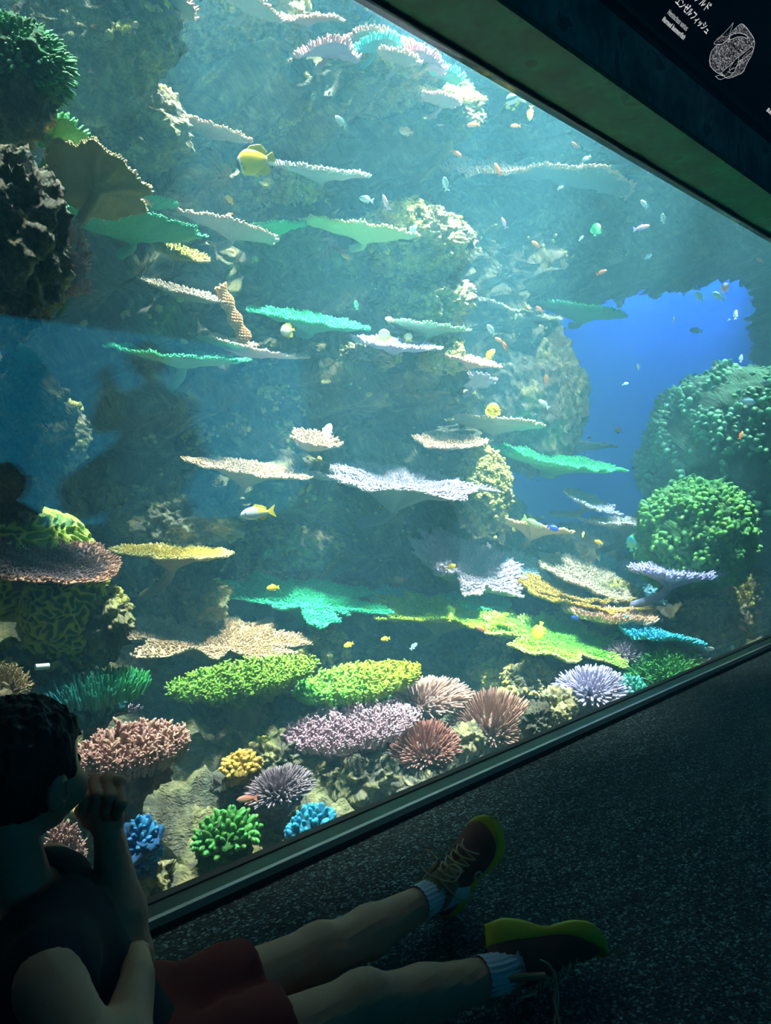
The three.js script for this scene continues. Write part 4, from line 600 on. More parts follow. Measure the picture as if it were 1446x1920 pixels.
for (const [k, d] of Object.entries(KINDS)) {
  const h = d.deep / 2, disc = d.deep > 0.55;
  fishGeo[k] = {
    body: fishBody(d.deep, d.thick, d.c),
    tail: fin(d.deep < 0.5 ? [[-0.27, -0.03], [-0.27, 0.04], [-0.5, 0.2], [-0.43, 0.02], [-0.5, -0.17]] : [[-0.27, -0.05], [-0.27, 0.06], [-0.45, 0.12], [-0.47, 0], [-0.45, -0.1]]),
    dorsal: fin(disc ? [[0.2, h * 0.82], [0.05, h * 1.18], [-0.2, h * 1.12], [-0.32, h * 0.5], [-0.24, h * 0.3], [0, h * 0.85]] : [[0.18, h * 0.82], [0.06, h * 1.35], [-0.15, h * 1.02], [-0.24, h * 0.7], [-0.24, h * 0.3], [0, h * 0.8]]),
    anal: fin(disc ? [[0.0, -h * 0.8], [-0.1, -h * 1.12], [-0.25, -h * 1.05], [-0.3, -h * 0.4], [-0.2, -h * 0.4]] : [[-0.02, -h * 0.75], [-0.12, -h * 1.15], [-0.22, -h * 0.8], [-0.24, -h * 0.3], [-0.1, -h * 0.5]]),
    pelvic: fin([[0.14, -h * 0.8], [0.02, -h * 1.25], [0.04, -h * 0.7]]),
    eye: mergeGeometries([1, -1].map((s) => new THREE.SphereGeometry(0.022, 8, 6).translate(0.36, 0.05 * d.deep, s * d.thick * 0.33))),
  };
  if (k === 'banner') fishGeo[k].banner = fin([[0.1, h * 0.9], [-0.1, h * 1.9], [-0.35, h * 2.3], [-0.2, h * 1.6], [0, h * 0.85]]);
}
const FISH_GROUP = 'fish in the tank';
function fish(kind, name, px, py, z, len, deg, turn, label) {          // len in pixels of the photograph, deg = heading in the picture (0 = right, 90 = up), turn = swing towards the viewer
  const C = at(px, py, z), g = thing(name, label, 'fish', C, FISH_GROUP), L = len / pxPerM(C) / Math.max(0.35, Math.cos(turn)), k = fishGeo[kind], d = KINDS[kind], a = deg * Math.PI / 180, flip = Math.cos(a) < 0;
  const to = EYE.clone().sub(C).normalize(), right = V(0, 1, 0).cross(to).normalize(), up = to.clone().cross(right);
  const nose = right.clone().multiplyScalar(Math.cos(a)).addScaledVector(up, Math.sin(a)), back = right.clone().multiplyScalar(flip ? Math.sin(a) : -Math.sin(a)).addScaledVector(up, flip ? -Math.cos(a) : Math.cos(a)), side = nose.clone().cross(back);
  g.quaternion.setFromRotationMatrix(new THREE.Matrix4().makeBasis(nose, back, side)); g.rotateY(turn); g.scale.setScalar(L);
  part('body', k.body, fishM, g); part('tail_fin', k.tail, finM(d.f), g); part('dorsal_fin', k.dorsal, finM(d.f), g);
  if (len > 13) { part('anal_fin', k.anal, finM(d.f), g); part('eye', k.eye, eyeM, g); }
  if (len > 20) part('pelvic_fin', k.pelvic, finM(d.f), g);
  if (k.banner) part('banner_fin', k.banner, finM('#f0f0e8'), g);
}
const FS = [
  ['butterfly', 'butterflyfish', 480, 303, -1.15, 76, 196, 0.25, 'large bright yellow butterflyfish with a dark face, biggest yellow fish in the upper half'],
  ['fusilier', 'silver_fish', 484, 962, -0.95, 66, 186, 0.1, 'silver-grey fish with a yellow forked tail below the cream-rimmed plate'],
  ['tang', 'yellow_fish', 1012, 1182, -0.95, 36, 255, 0.2, 'yellow fish nosing down onto the brightest lime plate'],
  ['yellow', 'yellow_fish', 431, 375, -1.7, 20, 130, 0.2, 'small yellow fish below the large butterflyfish'],
  ['orange', 'orange_fish', 430, 402, -1.7, 15, 200, 0.3, 'small orange fish just under the small yellow one, below the large butterflyfish'],
  ['pink', 'pink_fish', 264, 146, -1.3, 44, 118, 0.3, 'pinkish brown fish swimming steeply at the upper left'],
  ['pink', 'pink_fish', 274, 380, -1.3, 26, 160, 0.4, 'dusky pink fish over the small green plate at left'],
  ['dark', 'brown_fish', 492, 207, -1.9, 20, 150, 0.4, 'small brown fish under the hanging rock spur'],
  ['pale', 'pale_fish', 639, 228, -1.7, 28, 138, 0.2, 'pale green fish below the yellow-crusted ledge'],
  ['peach', 'orange_fish', 762, 247, -1.6, 27, 170, 0.2, 'peach-coloured fish left of the light shaft'],
  ['orange', 'orange_fish', 888, 234, -1.6, 25, 182, 0.1, 'orange fish left of the other one, level below the pale yellow plate'],
  ['orange', 'orange_fish', 967, 236, -1.6, 20, 176, 0.1, 'orange fish close to the window head, right of another at the same height'],
  ['orange', 'orange_fish', 855, 287, -1.6, 24, -28, 0.1, 'orange fish beside the left tip of the widest grey plate'],
  ['orange', 'orange_fish', 933, 318, -1.6, 26, 118, 0.2, 'orange fish in front of the widest grey plate'],
  ['orange', 'orange_fish', 1078, 272, -1.5, 18, 140, 0.2, 'orange fish above the right end of the widest grey plate'],
  ['pale', 'pale_fish', 1100, 297, -1.5, 18, 205, 0.2, 'pale fish above the right end of the widest grey plate'],
  ['lime', 'yellow_fish', 995, 212, -1.5, 26, 262, 0.3, 'lime yellow fish hanging head down under the window head'],
  ['banner', 'banner_fish', 960, 192, -1.55, 30, 105, 0.4, 'striped white fish with a long fin touching the window head'],
  ['lime', 'yellow_fish', 822, 162, -1.6, 12, 80, 0.2, 'tiny lime fish above the pale yellow plate'],
  ['orange', 'orange_fish', 863, 166, -1.6, 21, 168, 0.1, 'orange fish just above the pale yellow plate'],
  ['pale', 'pale_fish', 835, 345, -1.6, 26, 102, 0.3, 'pale slim fish in the light shaft'],
  ['pale', 'pale_fish', 687, 374, -1.6, 28, 168, 0.2, 'pale green fish above the pale yellow-green plate, the left one of two'],
  ['lilac', 'pale_fish', 723, 380, -1.6, 30, 110, 0.2, 'white and orange fish standing steeply above the pale yellow-green plate'],
  ['blue', 'pale_fish', 775, 430, -1.6, 22, 52, 0.2, 'pale blue fish at the right end of the pale yellow-green plate'],
  ['lilac', 'pale_fish', 945, 418, -1.6, 22, 112, 0.2, 'lilac-white fish in open water right of the bright rock head'],
  ['orange', 'orange_fish', 1005, 458, -1.6, 20, 142, 0.2, 'orange fish in open water left of the green disc-shaped fish'],
  ['green', 'green_fish', 1118, 431, -1.4, 24, 80, 0.3, 'green disc-shaped fish in open water under the window head'],
  ['lilac', 'pink_fish', 1203, 427, -1.3, 31, 8, 0.1, 'long pinkish lilac fish right of the green disc-shaped fish'],
  ['pale', 'pale_fish', 1208, 383, -1.3, 20, 130, 0.2, 'pale fish above the long pinkish lilac fish'],
  ['pale', 'pale_fish', 1243, 410, -1.2, 19, 100, 0.4, 'pale slim upright fish right of the long pinkish lilac fish'],
  ['pale', 'pale_fish', 1051, 352, -1.5, 13, 30, 0.3, 'tiny white fish under the widest grey plate'],
  ['pale', 'pale_fish', 1090, 447, -1.5, 12, 45, 0.3, 'tiny white fish left of the green disc-shaped fish'],
  ['dark', 'grey_fish', 1131, 386, -1.7, 22, 98, 0.6, 'dim grey upright fish above the green disc-shaped fish'],
  ['blue', 'pale_fish', 1216, 481, -1.5, 16, 35, 0.2, 'faint bluish fish above the blue opening'],
  ['orange', 'orange_fish', 1425, 488, -1.2, 15, 140, 0.2, 'orange fish at the right edge above the blue opening'],
  ['orange', 'orange_fish', 1128, 511, -1.5, 21, 20, 0.1, 'orange fish at the upper left rim of the blue opening'],
  ['orange', 'orange_fish', 1012, 580, -1.8, 19, 140, 0.2, 'orange fish over the pale tan plate left of the blue opening'],
  ['pale', 'pale_fish', 921, 619, -1.5, 25, 125, 0.2, 'bluish white fish just above a pair of orange ones'],
  ['orange', 'orange_fish', 936, 638, -1.45, 19, 150, 0.1, 'upper orange fish of the close pair left of the blue opening'],
  ['orange', 'orange_fish', 947, 650, -1.45, 19, 112, 0.2, 'lower orange fish of the close pair left of the blue opening'],
  ['yellow', 'yellow_fish', 919, 665, -1.6, 26, 48, 0.2, 'bright yellow fish over the end of the salmon tan plate'],
  ['orange', 'orange_fish', 1024, 712, -1.6, 20, 95, 0.3, 'orange and white upright fish in front of the dark rock pillar'],
  ['pale', 'pale_fish', 1020, 758, -1.5, 25, 140, 0.1, 'silvery fish in front of the dark rock pillar'],
  ['banded', 'butterflyfish', 925, 770, -1.4, 30, 88, 0.2, 'yellow banded disc-shaped fish above the grey-tan plate on a stalk'],
  ['disc', 'butterflyfish', 540, 620, -1.35, 28, 190, 0.2, 'cream disc-shaped fish under the vivid green plate'],
  ['disc', 'butterflyfish', 720, 630, -1.6, 26, 92, 0.3, 'cream disc-shaped fish half behind the lavender plate'],
  ['disc', 'butterflyfish', 766, 633, -1.7, 18, 60, 0.4, 'small cream disc-shaped fish between the lavender and the pale green plates'],
  ['peach', 'orange_fish', 731, 599, -1.6, 18, 170, 0.2, 'yellowish orange fish over the left tip of the pale green plate'],
  ['pale', 'pale_fish', 668, 572, -1.6, 18, 100, 0.4, 'pale curved fish above the right tip of the vivid green plate'],
  ['pale', 'pale_fish', 614, 809, -1.3, 32, 68, 0.6, 'pale green narrow fish standing over the small tan curled plate'],
  ['orange', 'orange_fish', 650, 482, -1.8, 21, 155, 0.2, 'orange fish under the pale yellow-green plate'],
  ['blue', 'blue_fish', 1312, 556, -1.3, 25, 128, 0.1, 'blue-white fish in the blue opening, left of a close pair'],
  ['blue', 'blue_fish', 1348, 556, -1.3, 28, 145, 0.1, 'larger blue-white fish of the close pair in the blue opening'],
  ['dark', 'grey_fish', 1360, 540, -1.35, 20, 70, 0.5, 'slim grey upright fish of the close pair in the blue opening'],
  ['pale', 'pale_fish', 1380, 590, -1.3, 18, 88, 0.3, 'pale upright fish at the right side of the blue opening'],
  ['pale', 'pale_fish', 1367, 600, -1.35, 7, 30, 0.1, 'tiny white speck-like fish beside the pale upright one in the blue opening'],
  ['pale', 'pale_fish', 1263, 599, -1.4, 12, 85, 0.4, 'tiny white upright fish in the middle of the blue opening'],
  ['blue', 'blue_fish', 1306, 620, -2.2, 24, 168, 0.2, 'dim teal fish in the blue opening above the huge green mound'],
  ['pale', 'pale_fish', 1197, 688, -1.5, 13, 95, 0.5, 'tiny white fish left of the huge green mound, upright'],
  ['pale', 'pale_fish', 1173, 720, -1.5, 13, 12, 0.2, 'tiny white level fish left of the huge green mound'],
  ['dark', 'dark_fish', 1159, 807, -1.5, 15, 150, 0.2, 'small dark brown fish in the blue opening'],
  ['blue', 'blue_fish', 1401, 753, -0.75, 30, -14, 0.1, 'light blue fish with a yellow back in front of the huge green mound'],
  ['blue', 'blue_fish', 1390, 672, -0.75, 15, 85, 0.3, 'small light blue upright fish at the top of the huge green mound'],
  ['blue', 'blue_fish', 1437, 718, -0.7, 20, 180, 0.1, 'light blue fish cut off by the right edge in front of the huge green mound'],
  ['orange', 'orange_fish', 1390, 816, -0.75, 16, 70, 0.3, 'faint orange fish in front of the huge green mound'],
  ['yellow', 'yellow_fish', 512, 1102, -1.2, 24, 184, 0.1, 'yellow fish above the left part of the emerald plate'],
  ['yellow', 'yellow_fish', 846, 1063, -1.4, 20, 22, 0.1, 'yellow fish over the white ear-shaped plate'],
  ['yellow', 'yellow_fish', 654, 1209, -1.2, 20, 200, 0.1, 'yellow fish below the emerald plate'],
  ['yellow', 'yellow_fish', 723, 1198, -1.3, 18, 190, 0.1, 'yellow fish below the left part of the lime plate'],
  ['orange', 'orange_fish', 902, 1179, -1.2, 25, 160, 0.1, 'orange-yellow fish at the lower edge of the lime plate'],
  ['lime', 'yellow_fish', 845, 1157, -1.2, 17, 80, 0.3, 'lime fish hovering over the lime plate'],
  ['yellow', 'yellow_fish', 1123, 1017, -1.4, 17, 160, 0.1, 'yellow fish below the pale grey plate'],
  ['lime', 'yellow_fish', 1094, 1002, -1.5, 11, 80, 0.3, 'tiny yellow fish left of the pale grey plate'],
  ['wrasse', 'green_fish', 998, 980, -1.5, 42, -28, 0.1, 'long greenish fish over the yellow cream plate'],
  ['deepblue', 'blue_fish', 1037, 990, -1.5, 24, -20, 0.1, 'blue fish with a yellow tail over the yellow cream plate'],
  ['blue', 'blue_fish', 776, 1212, -1.3, 18, 45, 0.2, 'faint pale blue fish below the lime plate'],
  ['pink', 'yellow_fish', 464, 1498, -0.45, 40, 180, 0.2, 'dull yellow fish hiding under the grey-purple branching coral'],
  ['orange', 'orange_fish', 1393, 1178, -0.7, 18, 150, 0.1, 'orange and white fish under the mossy rock at lower right'],
  ['pale', 'pale_fish', 1329, 1217, -0.6, 20, 10, 0.1, 'pale round fish near the right end of the sill'],
  ['pale', 'pale_fish', 1290, 1195, -0.8, 17, 130, 0.1, 'left pale fish of the two right of the cyan domed coral'],
  ['pale', 'pale_fish', 1306, 1192, -0.8, 17, 160, 0.1, 'right pale fish of the two right of the cyan domed coral'],
  ['rainbow', 'green_fish', 1373, 1215, -0.6, 12, 95, 0.4, 'tiny aqua upright fish near the right end of the sill'],
  ['deepblue', 'blue_fish', 1079, 1159, -1.05, 17, 165, 0.1, 'small deep blue fish left of the pinkish tan bushy plate'],
  ['rainbow', 'green_fish', 1183, 1020, -1.2, 30, 95, 0.4, 'turquoise fish at the left foot of the smaller mound'],
  ['pale', 'pale_fish', 1246, 1064, -1.0, 15, 150, 0.2, 'pale fish between the lavender-blue coral and the smaller mound'],
  ['pale', 'pale_fish', 1242, 1163, -0.9, 10, 80, 0.3, 'tiny pale fish above the cyan domed coral'],
];
for (const f of FS) fish(...f);
// ---------------------------------------------------------------- the leaning backlit sign boxes over the window
{
  const TL = 48 * Math.PI / 180, P0 = V(0, HY + 0.03, SOF + 0.006), U = V(1, 0, 0), W = V(0, Math.cos(TL), Math.sin(TL)), N = V(0, -Math.sin(TL), Math.cos(TL));
  const onPanel = (px, py) => { const d = ray(px, py), t = P0.clone().sub(EYE).dot(N) / d.dot(N), p = EYE.clone().addScaledVector(d, t).sub(P0); return [p.dot(U), p.dot(W)]; };
  const joint = onPanel(1078, 10)[0], HGT = 0.55, LEN = onPanel(1446, 205)[0] - joint + 0.25, CW = 2048, CH = Math.round(CW * HGT / LEN);
  const cv = document.createElement('canvas'); cv.width = CW; cv.height = CH; const g = cv.getContext('2d'); g.fillStyle = '#000'; g.fillRect(0, 0, CW, CH);
  const S = CW / LEN, toC = ([u, v]) => [(u - joint - 0.012) * S, CH - v * S];
  const X = (px, py) => toC(onPanel(px, py));
  g.strokeStyle = g.fillStyle = '#f2f4f6'; g.lineCap = g.lineJoin = 'round';
  const text = (s, a, b, hgt, f) => { const [x, y] = X(...a), [x2] = X(...b); g.save(); g.translate(x, y); g.font = f + ' 100px sans-serif'; const w = g.measureText(s).width; g.scale((x2 - x) / w, hgt / 100); g.fillText(s, 0, 0); g.restore(); };
  const KANA = { e: [[[1, 2], [9, 2]], [[5, 2], [5, 8]], [[0.5, 8], [9.5, 8]]], n: [[[1, 2], [3.5, 3.6]], [[1, 8.8], [5, 7.5], [9, 3]]], ze: [[[0.5, 4.5], [9, 3.2], [7, 5.8]], [[3.2, 1], [3.2, 7.5], [4, 8.7], [8.5, 8.7]], [[7.6, 0.3], [8.3, 1.6]], [[9.2, 0], [9.9, 1.3]]],
    ru: [[[2.8, 2], [2.8, 5], [0.8, 9]], [[5.5, 1.2], [5.5, 8.6], [9.5, 5]]], fu: [[[1, 2], [9, 2], [8, 5.5], [3, 9.2]]], i: [[[8, 3.6], [5.5, 6], [2, 7.4]], [[5.4, 6], [5.4, 10]]], tsu: [[[1.5, 5], [2.3, 6.8]], [[4.2, 4.6], [5, 6.4]], [[8, 4.6], [7, 7.5], [3.5, 9.6]]],
    shi: [[[2, 1.5], [4.5, 2.8]], [[1, 4], [3.5, 5.3]], [[1.2, 9], [5, 8], [9, 3]]], yu: [[[2.5, 5.6], [7, 5.6], [6.5, 9.2]], [[1, 9.2], [9, 9.2]]], do: [[[3, 0.8], [3, 9.5]], [[3, 4], [8, 6]], [[6, 1], [7, 2.4]], [[8, 0.5], [9, 1.9]]], no: [[[8, 1], [6.5, 5.5], [2, 9.5]]] };
  const kana = (list, a, b, hgt) => { const [x, y] = X(...a), [x2] = X(...b), w = (x2 - x) / list.length; g.lineWidth = hgt * 0.14; list.forEach((k, i) => { for (const s of KANA[k]) { g.beginPath(); s.forEach(([p, q], j) => g[j ? 'lineTo' : 'moveTo'](x + (i + p / 10 * 0.9) * w, y - hgt + q / 10 * hgt)); g.stroke(); } }); };
  const hgt = Math.abs(X(1240, 37)[1] - X(1250.5, 23.4)[1]);
  kana(['e', 'n', 'ze', 'ru', 'fu', 'i', 'tsu', 'shi', 'yu'], [1264, 6], [1326, 64], hgt * 1.05);
  kana(['no', 'ru', 'do'], [1301, 0], [1327, 22], hgt * 1.1);
  text('Heniochus varius', [1250, 25], [1287, 57], hgt * 0.8, ''); text('Horned bannerfish', [1240, 38], [1281, 75], hgt * 0.8, 'bold');
  text('Band', [1436, 207], [1450, 219], hgt * 0.8, 'bold'); text('C', [1444, 193], [1448, 197], hgt * 0.8, '');
  // line drawing of a fish with a short swept back fin
  const D = (l) => l.map(([x, y]) => X(1320 + x / 13.145, 30 + y / 13.145)), draw = (l, close, fill) => { g.beginPath(); D(l).forEach(([x, y], i) => g[i ? 'lineTo' : 'moveTo'](x, y)); if (close) g.closePath(); if (fill) { g.fillStyle = fill; g.fill(); } g.stroke(); };
  const body = [[440, 690], [350, 700], [280, 740], [190, 850], [150, 960], [130, 1100], [150, 1220], [230, 1320], [330, 1400], [430, 1440], [500, 1490], [560, 1530], [640, 1525], [740, 1490], [850, 1440], [930, 1410], [990, 1340], [1010, 1270], [1080, 1130], [1150, 1010], [1210, 870], [1240, 740], [1245, 640], [1220, 540], [1160, 440], [1060, 300], [960, 200], [920, 190], [880, 200], [800, 270], [700, 370], [640, 470], [620, 540], [560, 600], [480, 660]];
  g.lineWidth = 2; draw(body, true, '#15161a');
  g.save(); g.beginPath(); D(body).forEach(([x, y], i) => g[i ? 'lineTo' : 'moveTo'](x, y)); g.closePath(); g.clip(); reseed(99); g.lineWidth = 1.1;
  for (let i = 0; i < 4000; i++) { const x = rr(120, 1250), y = rr(190, 1540), a = 1.1 + 0.8 * noise(x / 300, y / 300, 2), l = rr(12, 40); g.globalAlpha = rr(0.35, 0.95); draw([[x, y], [x + l * Math.cos(a), y + l * Math.sin(a)]]); }
  g.globalAlpha = 1; g.restore(); g.lineWidth = 2;
  draw([[640, 500], [720, 440], [850, 415], [980, 440], [1060, 490], [1100, 540], [1050, 540], [940, 510], [820, 510], [720, 550], [650, 580], [620, 545]], true, '#050506');
  draw([[440, 690], [260, 690], [240, 670], [300, 600], [480, 430], [620, 280], [720, 160], [690, 260], [650, 370], [620, 490], [600, 560], [540, 600]], true, '#050506');
  draw([[430, 1390], [620, 1230], [860, 1000], [1040, 860], [1180, 740], [1220, 800], [1180, 880], [1060, 980], [1000, 1040], [880, 1090], [790, 1270], [740, 1390], [690, 1420], [640, 1470], [510, 1510]], true, '#050506');
  draw([[860, 1000], [760, 1080], [680, 1200], [620, 1290], [650, 1325], [790, 1262], [840, 1150]], true, '#000'); draw([[600, 1370], [650, 1400], [740, 1390], [790, 1262]], false); draw([[790, 1262], [860, 1190], [930, 1140]], false);
  draw([[500, 1480], [400, 1450], [280, 1480], [360, 1550], [420, 1560], [515, 1520]], true, '#050506'); draw([[900, 1410], [960, 1350], [985, 1355]], false);
  g.lineWidth = 1.2; for (let i = 0; i < 120; i++) { const t = rnd(), x = lerp(300, 640, t), y = lerp(640, 500, rnd()) - 100 * t * rnd(); draw([[x, y], [x + 7, y + 3]]); }
  for (let i = 0; i < 90; i++) { const t = rnd(), x = lerp(480, 1180, t), y = lerp(1470, 790, t) + rr(-20, 40); draw([[x, y], [x + 8, y + 3]]); }
  const tx = new THREE.CanvasTexture(cv); tx.colorSpace = THREE.SRGBColorSpace;
  const faceOn = new THREE.MeshStandardMaterial({ color: 0x050505, roughness: 0.6, emissive: 0xffffff, emissiveMap: tx, emissiveIntensity: 0.85 }), black = M(0x060707, 0.5), edge = M(0x3c4a46, 0.5, { metalness: 0.3 });
  const Q = new THREE.Quaternion().setFromRotationMatrix(new THREE.Matrix4().makeBasis(U, W, N));
  [[joint - LEN - 0.03, 'blank black sign box left of the joint over the window', false], [joint + 0.012, 'black backlit sign box with white fish names and a fish drawing', true], [joint + LEN + 0.03, 'blank black sign box beyond the one with the fish drawing', false]].forEach(([u, label, on]) => {
    const o = thing('sign_box', label, 'sign', P0.clone().addScaledVector(U, u), 'sign boxes over the window'); o.quaternion.copy(Q);
    part('casing', box(0, LEN, 0, HGT, -0.06, 0), black, o); part('edge_strip', box(0, LEN, 0.006, 0.016, 0, 0.006), edge, o); part('edge_strip', box(0, LEN, 0.022, 0.025, 0, 0.004), edge, o);
    const f = new THREE.PlaneGeometry(LEN, HGT).translate(LEN / 2, HGT / 2, 0.0015); part(on ? 'sign_face' : 'blank_face', f, on ? faceOn : black, o);
  });
}
// ---------------------------------------------------------------- people
const skinM = M(0xc48f70, 0.6), hairBump = dataTex(256, 256, (u, v) => { const b = 128 + 90 * noise(u * 60, v * 4, 3) + 30 * noise(u * 120, v * 9, 7); return [b, b, b]; });
const hairM = M(0x17120e, 0.7), shirtM = M(0x10121c, 0.9), shortsM = M(0x7a1c10, 0.9), sockM = M(0xd4dce6, 0.9);
const union = (bones, k) => (p) => { let d = 1e9; for (const b of bones) d = d > 1e8 ? capsule(p, ...b) : smin(d, capsule(p, ...b), k); return d; };
const bounds = (bones, pad = 0.02) => { const lo = V(9, 9, 9), hi = V(-9, -9, -9); for (const [a, b, ra, rb] of bones) { const r = Math.max(ra, rb) + pad; for (const q of [a, b]) { lo.min(V(q.x - r, q.y - r, q.z - r)); hi.max(V(q.x + r, q.y + r, q.z + r)); } } return [lo, hi]; };
const mid = (a, b, t = 0.5) => a.clone().lerp(b, t);
{
  const headC = atd(44, 1446, 1.12), shL = atd(92, 1635, 1.19), shR = atd(90, 1845, 0.93), elL = atd(240, 1800, 1.14), wrL = atd(203, 1556, 1.2), elR = atd(205, 2060, 0.84), wrR = atd(258, 1835, 1.02);
  const kneeL = atd(590, 1792, 1.32), ankL = atd(826, 1672, 1.55), kneeR = atd(672, 1888, 1.19), ankR = atd(958, 1818, 1.34), hipL = atd(255, 1945, 1.13), hipR = atd(240, 2075, 1.01);
  const chest = mid(shL, shR).add(V(0, -0.05, 0)), pelvis = mid(hipL, hipR).add(V(-0.03, 0.02, 0)), belly = mid(chest, pelvis), neck0 = atd(40, 1655, 1.08), neck1 = headC.clone().add(V(-0.03, -0.06, 0.0));
  const base = V(pelvis.x, 0, pelvis.z), boy = thing('person', 'sitting child in a dark sleeveless shirt and red shorts, chin on hand, watching the tank', 'person', base);
  const loc = (g) => g.translate(-base.x, 0, -base.z);
  const faceD = RIGHT.clone().multiplyScalar(0.36).addScaledVector(V(FWD.x, 0, FWD.z).normalize(), 0.93).setY(-0.08).normalize(), sideD = V(0, 1, 0).cross(faceD).normalize(), upD = faceD.clone().cross(sideD).normalize();   // sideD points to the child's left
  const H = (x, y, z) => headC.clone().addScaledVector(sideD, x).addScaledVector(upD, y).addScaledVector(faceD, z);
  const hloc = (p) => { const q = p.clone().sub(headC); return V(q.dot(sideD), q.dot(upD), q.dot(faceD)); };
  // toes of both feet, used by the body stubs and by the shoes
  const cam = (r, u, f) => RIGHT.clone().multiplyScalar(r).addScaledVector(UPV, u).addScaledVector(FWD, f).normalize();
  const soleL = cam(0.6, -0.35, 0.62), soleR = cam(0.02, 0.72, 0.66), perp = (v, n) => v.addScaledVector(n, -v.dot(n)).normalize(), wayL = perp(cam(0.66, 0.72, 0.2), soleL), wayR = perp(cam(0.97, -0.12, 0.08), soleR);
  const heelL = ankL.clone().addScaledVector(wayL, -0.05).addScaledVector(soleL, 0.075), toeL = heelL.clone().addScaledVector(wayL, 0.235), heelR = ankR.clone().addScaledVector(wayR, -0.045).addScaledVector(soleR, 0.075), toeR = heelR.clone().addScaledVector(wayR, 0.24);
  const torso = [[chest, belly, 0.085, 0.088], [belly, pelvis, 0.088, 0.095], [mid(chest, shL, 0.2), mid(chest, shL, 0.75), 0.075, 0.055], [mid(chest, shR, 0.2), mid(chest, shR, 0.75), 0.075, 0.055]];
  const legs = [[pelvis, hipL, 0.085, 0.075], [pelvis, hipR, 0.085, 0.075], [hipL, kneeL, 0.068, 0.047], [hipR, kneeR, 0.068, 0.047], [kneeL, mid(kneeL, ankL, 0.4).add(V(0, -0.008, 0)), 0.044, 0.045], [kneeR, mid(kneeR, ankR, 0.4).add(V(0, -0.008, 0)), 0.044, 0.045], [mid(kneeL, ankL, 0.4).add(V(0, -0.008, 0)), ankL, 0.045, 0.028], [mid(kneeR, ankR, 0.4).add(V(0, -0.008, 0)), ankR, 0.045, 0.028],
    [ankL, ankL.clone().addScaledVector(soleL, 0.03).addScaledVector(wayL, 0.03), 0.028, 0.022], [ankR, ankR.clone().addScaledVector(soleR, 0.03).addScaledVector(wayR, 0.03), 0.028, 0.022], [kneeL.clone().add(V(0.01, 0.018, 0)), kneeL.clone().add(V(0.02, 0.02, 0)), 0.032, 0.03], [kneeR.clone().add(V(0.01, 0.018, 0)), kneeR.clone().add(V(0.02, 0.02, 0)), 0.032, 0.03]];
  const arms = [[shL, elL, 0.045, 0.036], [elL, mid(elL, wrL, 0.35), 0.036, 0.037], [mid(elL, wrL, 0.35), wrL, 0.037, 0.024], [shR, elR, 0.044, 0.037], [elR, mid(elR, wrR, 0.35), 0.038, 0.037], [mid(elR, wrR, 0.35), wrR, 0.037, 0.025], [neck0, neck1, 0.042, 0.038]];
  const all = [...torso, ...legs, ...arms], f = union(all, 0.022), [lo, hi] = bounds(all);
  const gBody = sdfGeo(f, lo, hi, 0.011);
  // head
  const headF = (p) => {
    const q = hloc(p); let d = ellip(q, V(0, 0.022, -0.012), V(0.076, 0.088, 0.093));
    d = smin(d, ellip(q, V(0, -0.04, 0.03), V(0.058, 0.066, 0.058)), 0.03); d = smin(d, capsule(q, V(0, -0.088, 0.06), V(0, -0.088, 0.066), 0.02, 0.018), 0.02);
    for (const s of [-1, 1]) { d = smin(d, ellip(q, V(s * 0.043, -0.035, 0.05), V(0.03, 0.03, 0.028)), 0.02); d = smin(d, ellip(q, V(s * 0.079, -0.018, -0.008), V(0.012, 0.031, 0.02)), 0.006); d = Math.max(d, -ellip(q, V(s * 0.086, -0.016, -0.002), V(0.006, 0.014, 0.008))); d = Math.max(d, -(ellip(q, V(s * 0.03, 0.0, 0.094), V(0.018, 0.011, 0.014)))); }
    d = smin(d, capsule(q, V(0, 0.0, 0.084), V(0, -0.03, 0.1), 0.009, 0.012), 0.012); d = smin(d, capsule(q, V(-0.016, -0.062, 0.083), V(0.016, -0.062, 0.083), 0.007, 0.007), 0.008);
    return Math.max(smin(d, capsule(p, neck1, mid(neck0, neck1, 0.6), 0.038, 0.04), 0.02), -capsule(q, V(-0.016, -0.066, 0.092), V(0.016, -0.066, 0.092), 0.0018, 0.0018));
  };
  const gHead = sdfGeo(headF, headC.clone().addScalar(-0.15), headC.clone().addScalar(0.15), 0.0034);
  // the left hand, loosely closed in front of the mouth
  const kn = [[158, 1478], [180, 1464], [203, 1461], [224, 1468]].map(([x, y], i) => atd(x, y, 1.215 - 0.012 * i)), pips = [[160, 1500], [184, 1494], [208, 1496], [228, 1508]].map(([x, y], i) => atd(x, y, 1.165 - 0.006 * i)), tips = [[154, 1532], [174, 1536], [196, 1538], [214, 1538]].map(([x, y], i) => atd(x, y, 1.178 - 0.004 * i));
  const hand = [[wrL, atd(196, 1520, 1.205), 0.024, 0.027], ...kn.map((k) => [atd(198, 1535, 1.205), k, 0.021, 0.0125])], handBones = [];
  kn.forEach((k, i) => { const r = [0.0098, 0.0102, 0.0098, 0.0086][i]; handBones.push([[k, pips[i], r * 1.1, r], [pips[i], mid(pips[i], tips[i], 0.55), r, r * 0.93], [mid(pips[i], tips[i], 0.55), tips[i].clone().addScaledVector(FWD, 0.012), r * 0.93, r * 0.85]]); });
  handBones.push([[atd(190, 1545, 1.19), atd(166, 1540, 1.2), 0.013, 0.0115], [atd(166, 1540, 1.2), atd(150, 1520, 1.212), 0.0115, 0.0098]]);
  const palmF = union(hand, 0.014), fingF = handBones.map((b) => union(b, 0.004));
  const handF = (p) => { let d = palmF(p); for (const q of fingF) d = smin(d, q(p), 0.0035); return d; };
  const [hlo, hhi] = bounds([...hand, ...handBones.flat()], 0.006), gHand = sdfGeo(handF, hlo, hhi, 0.003);
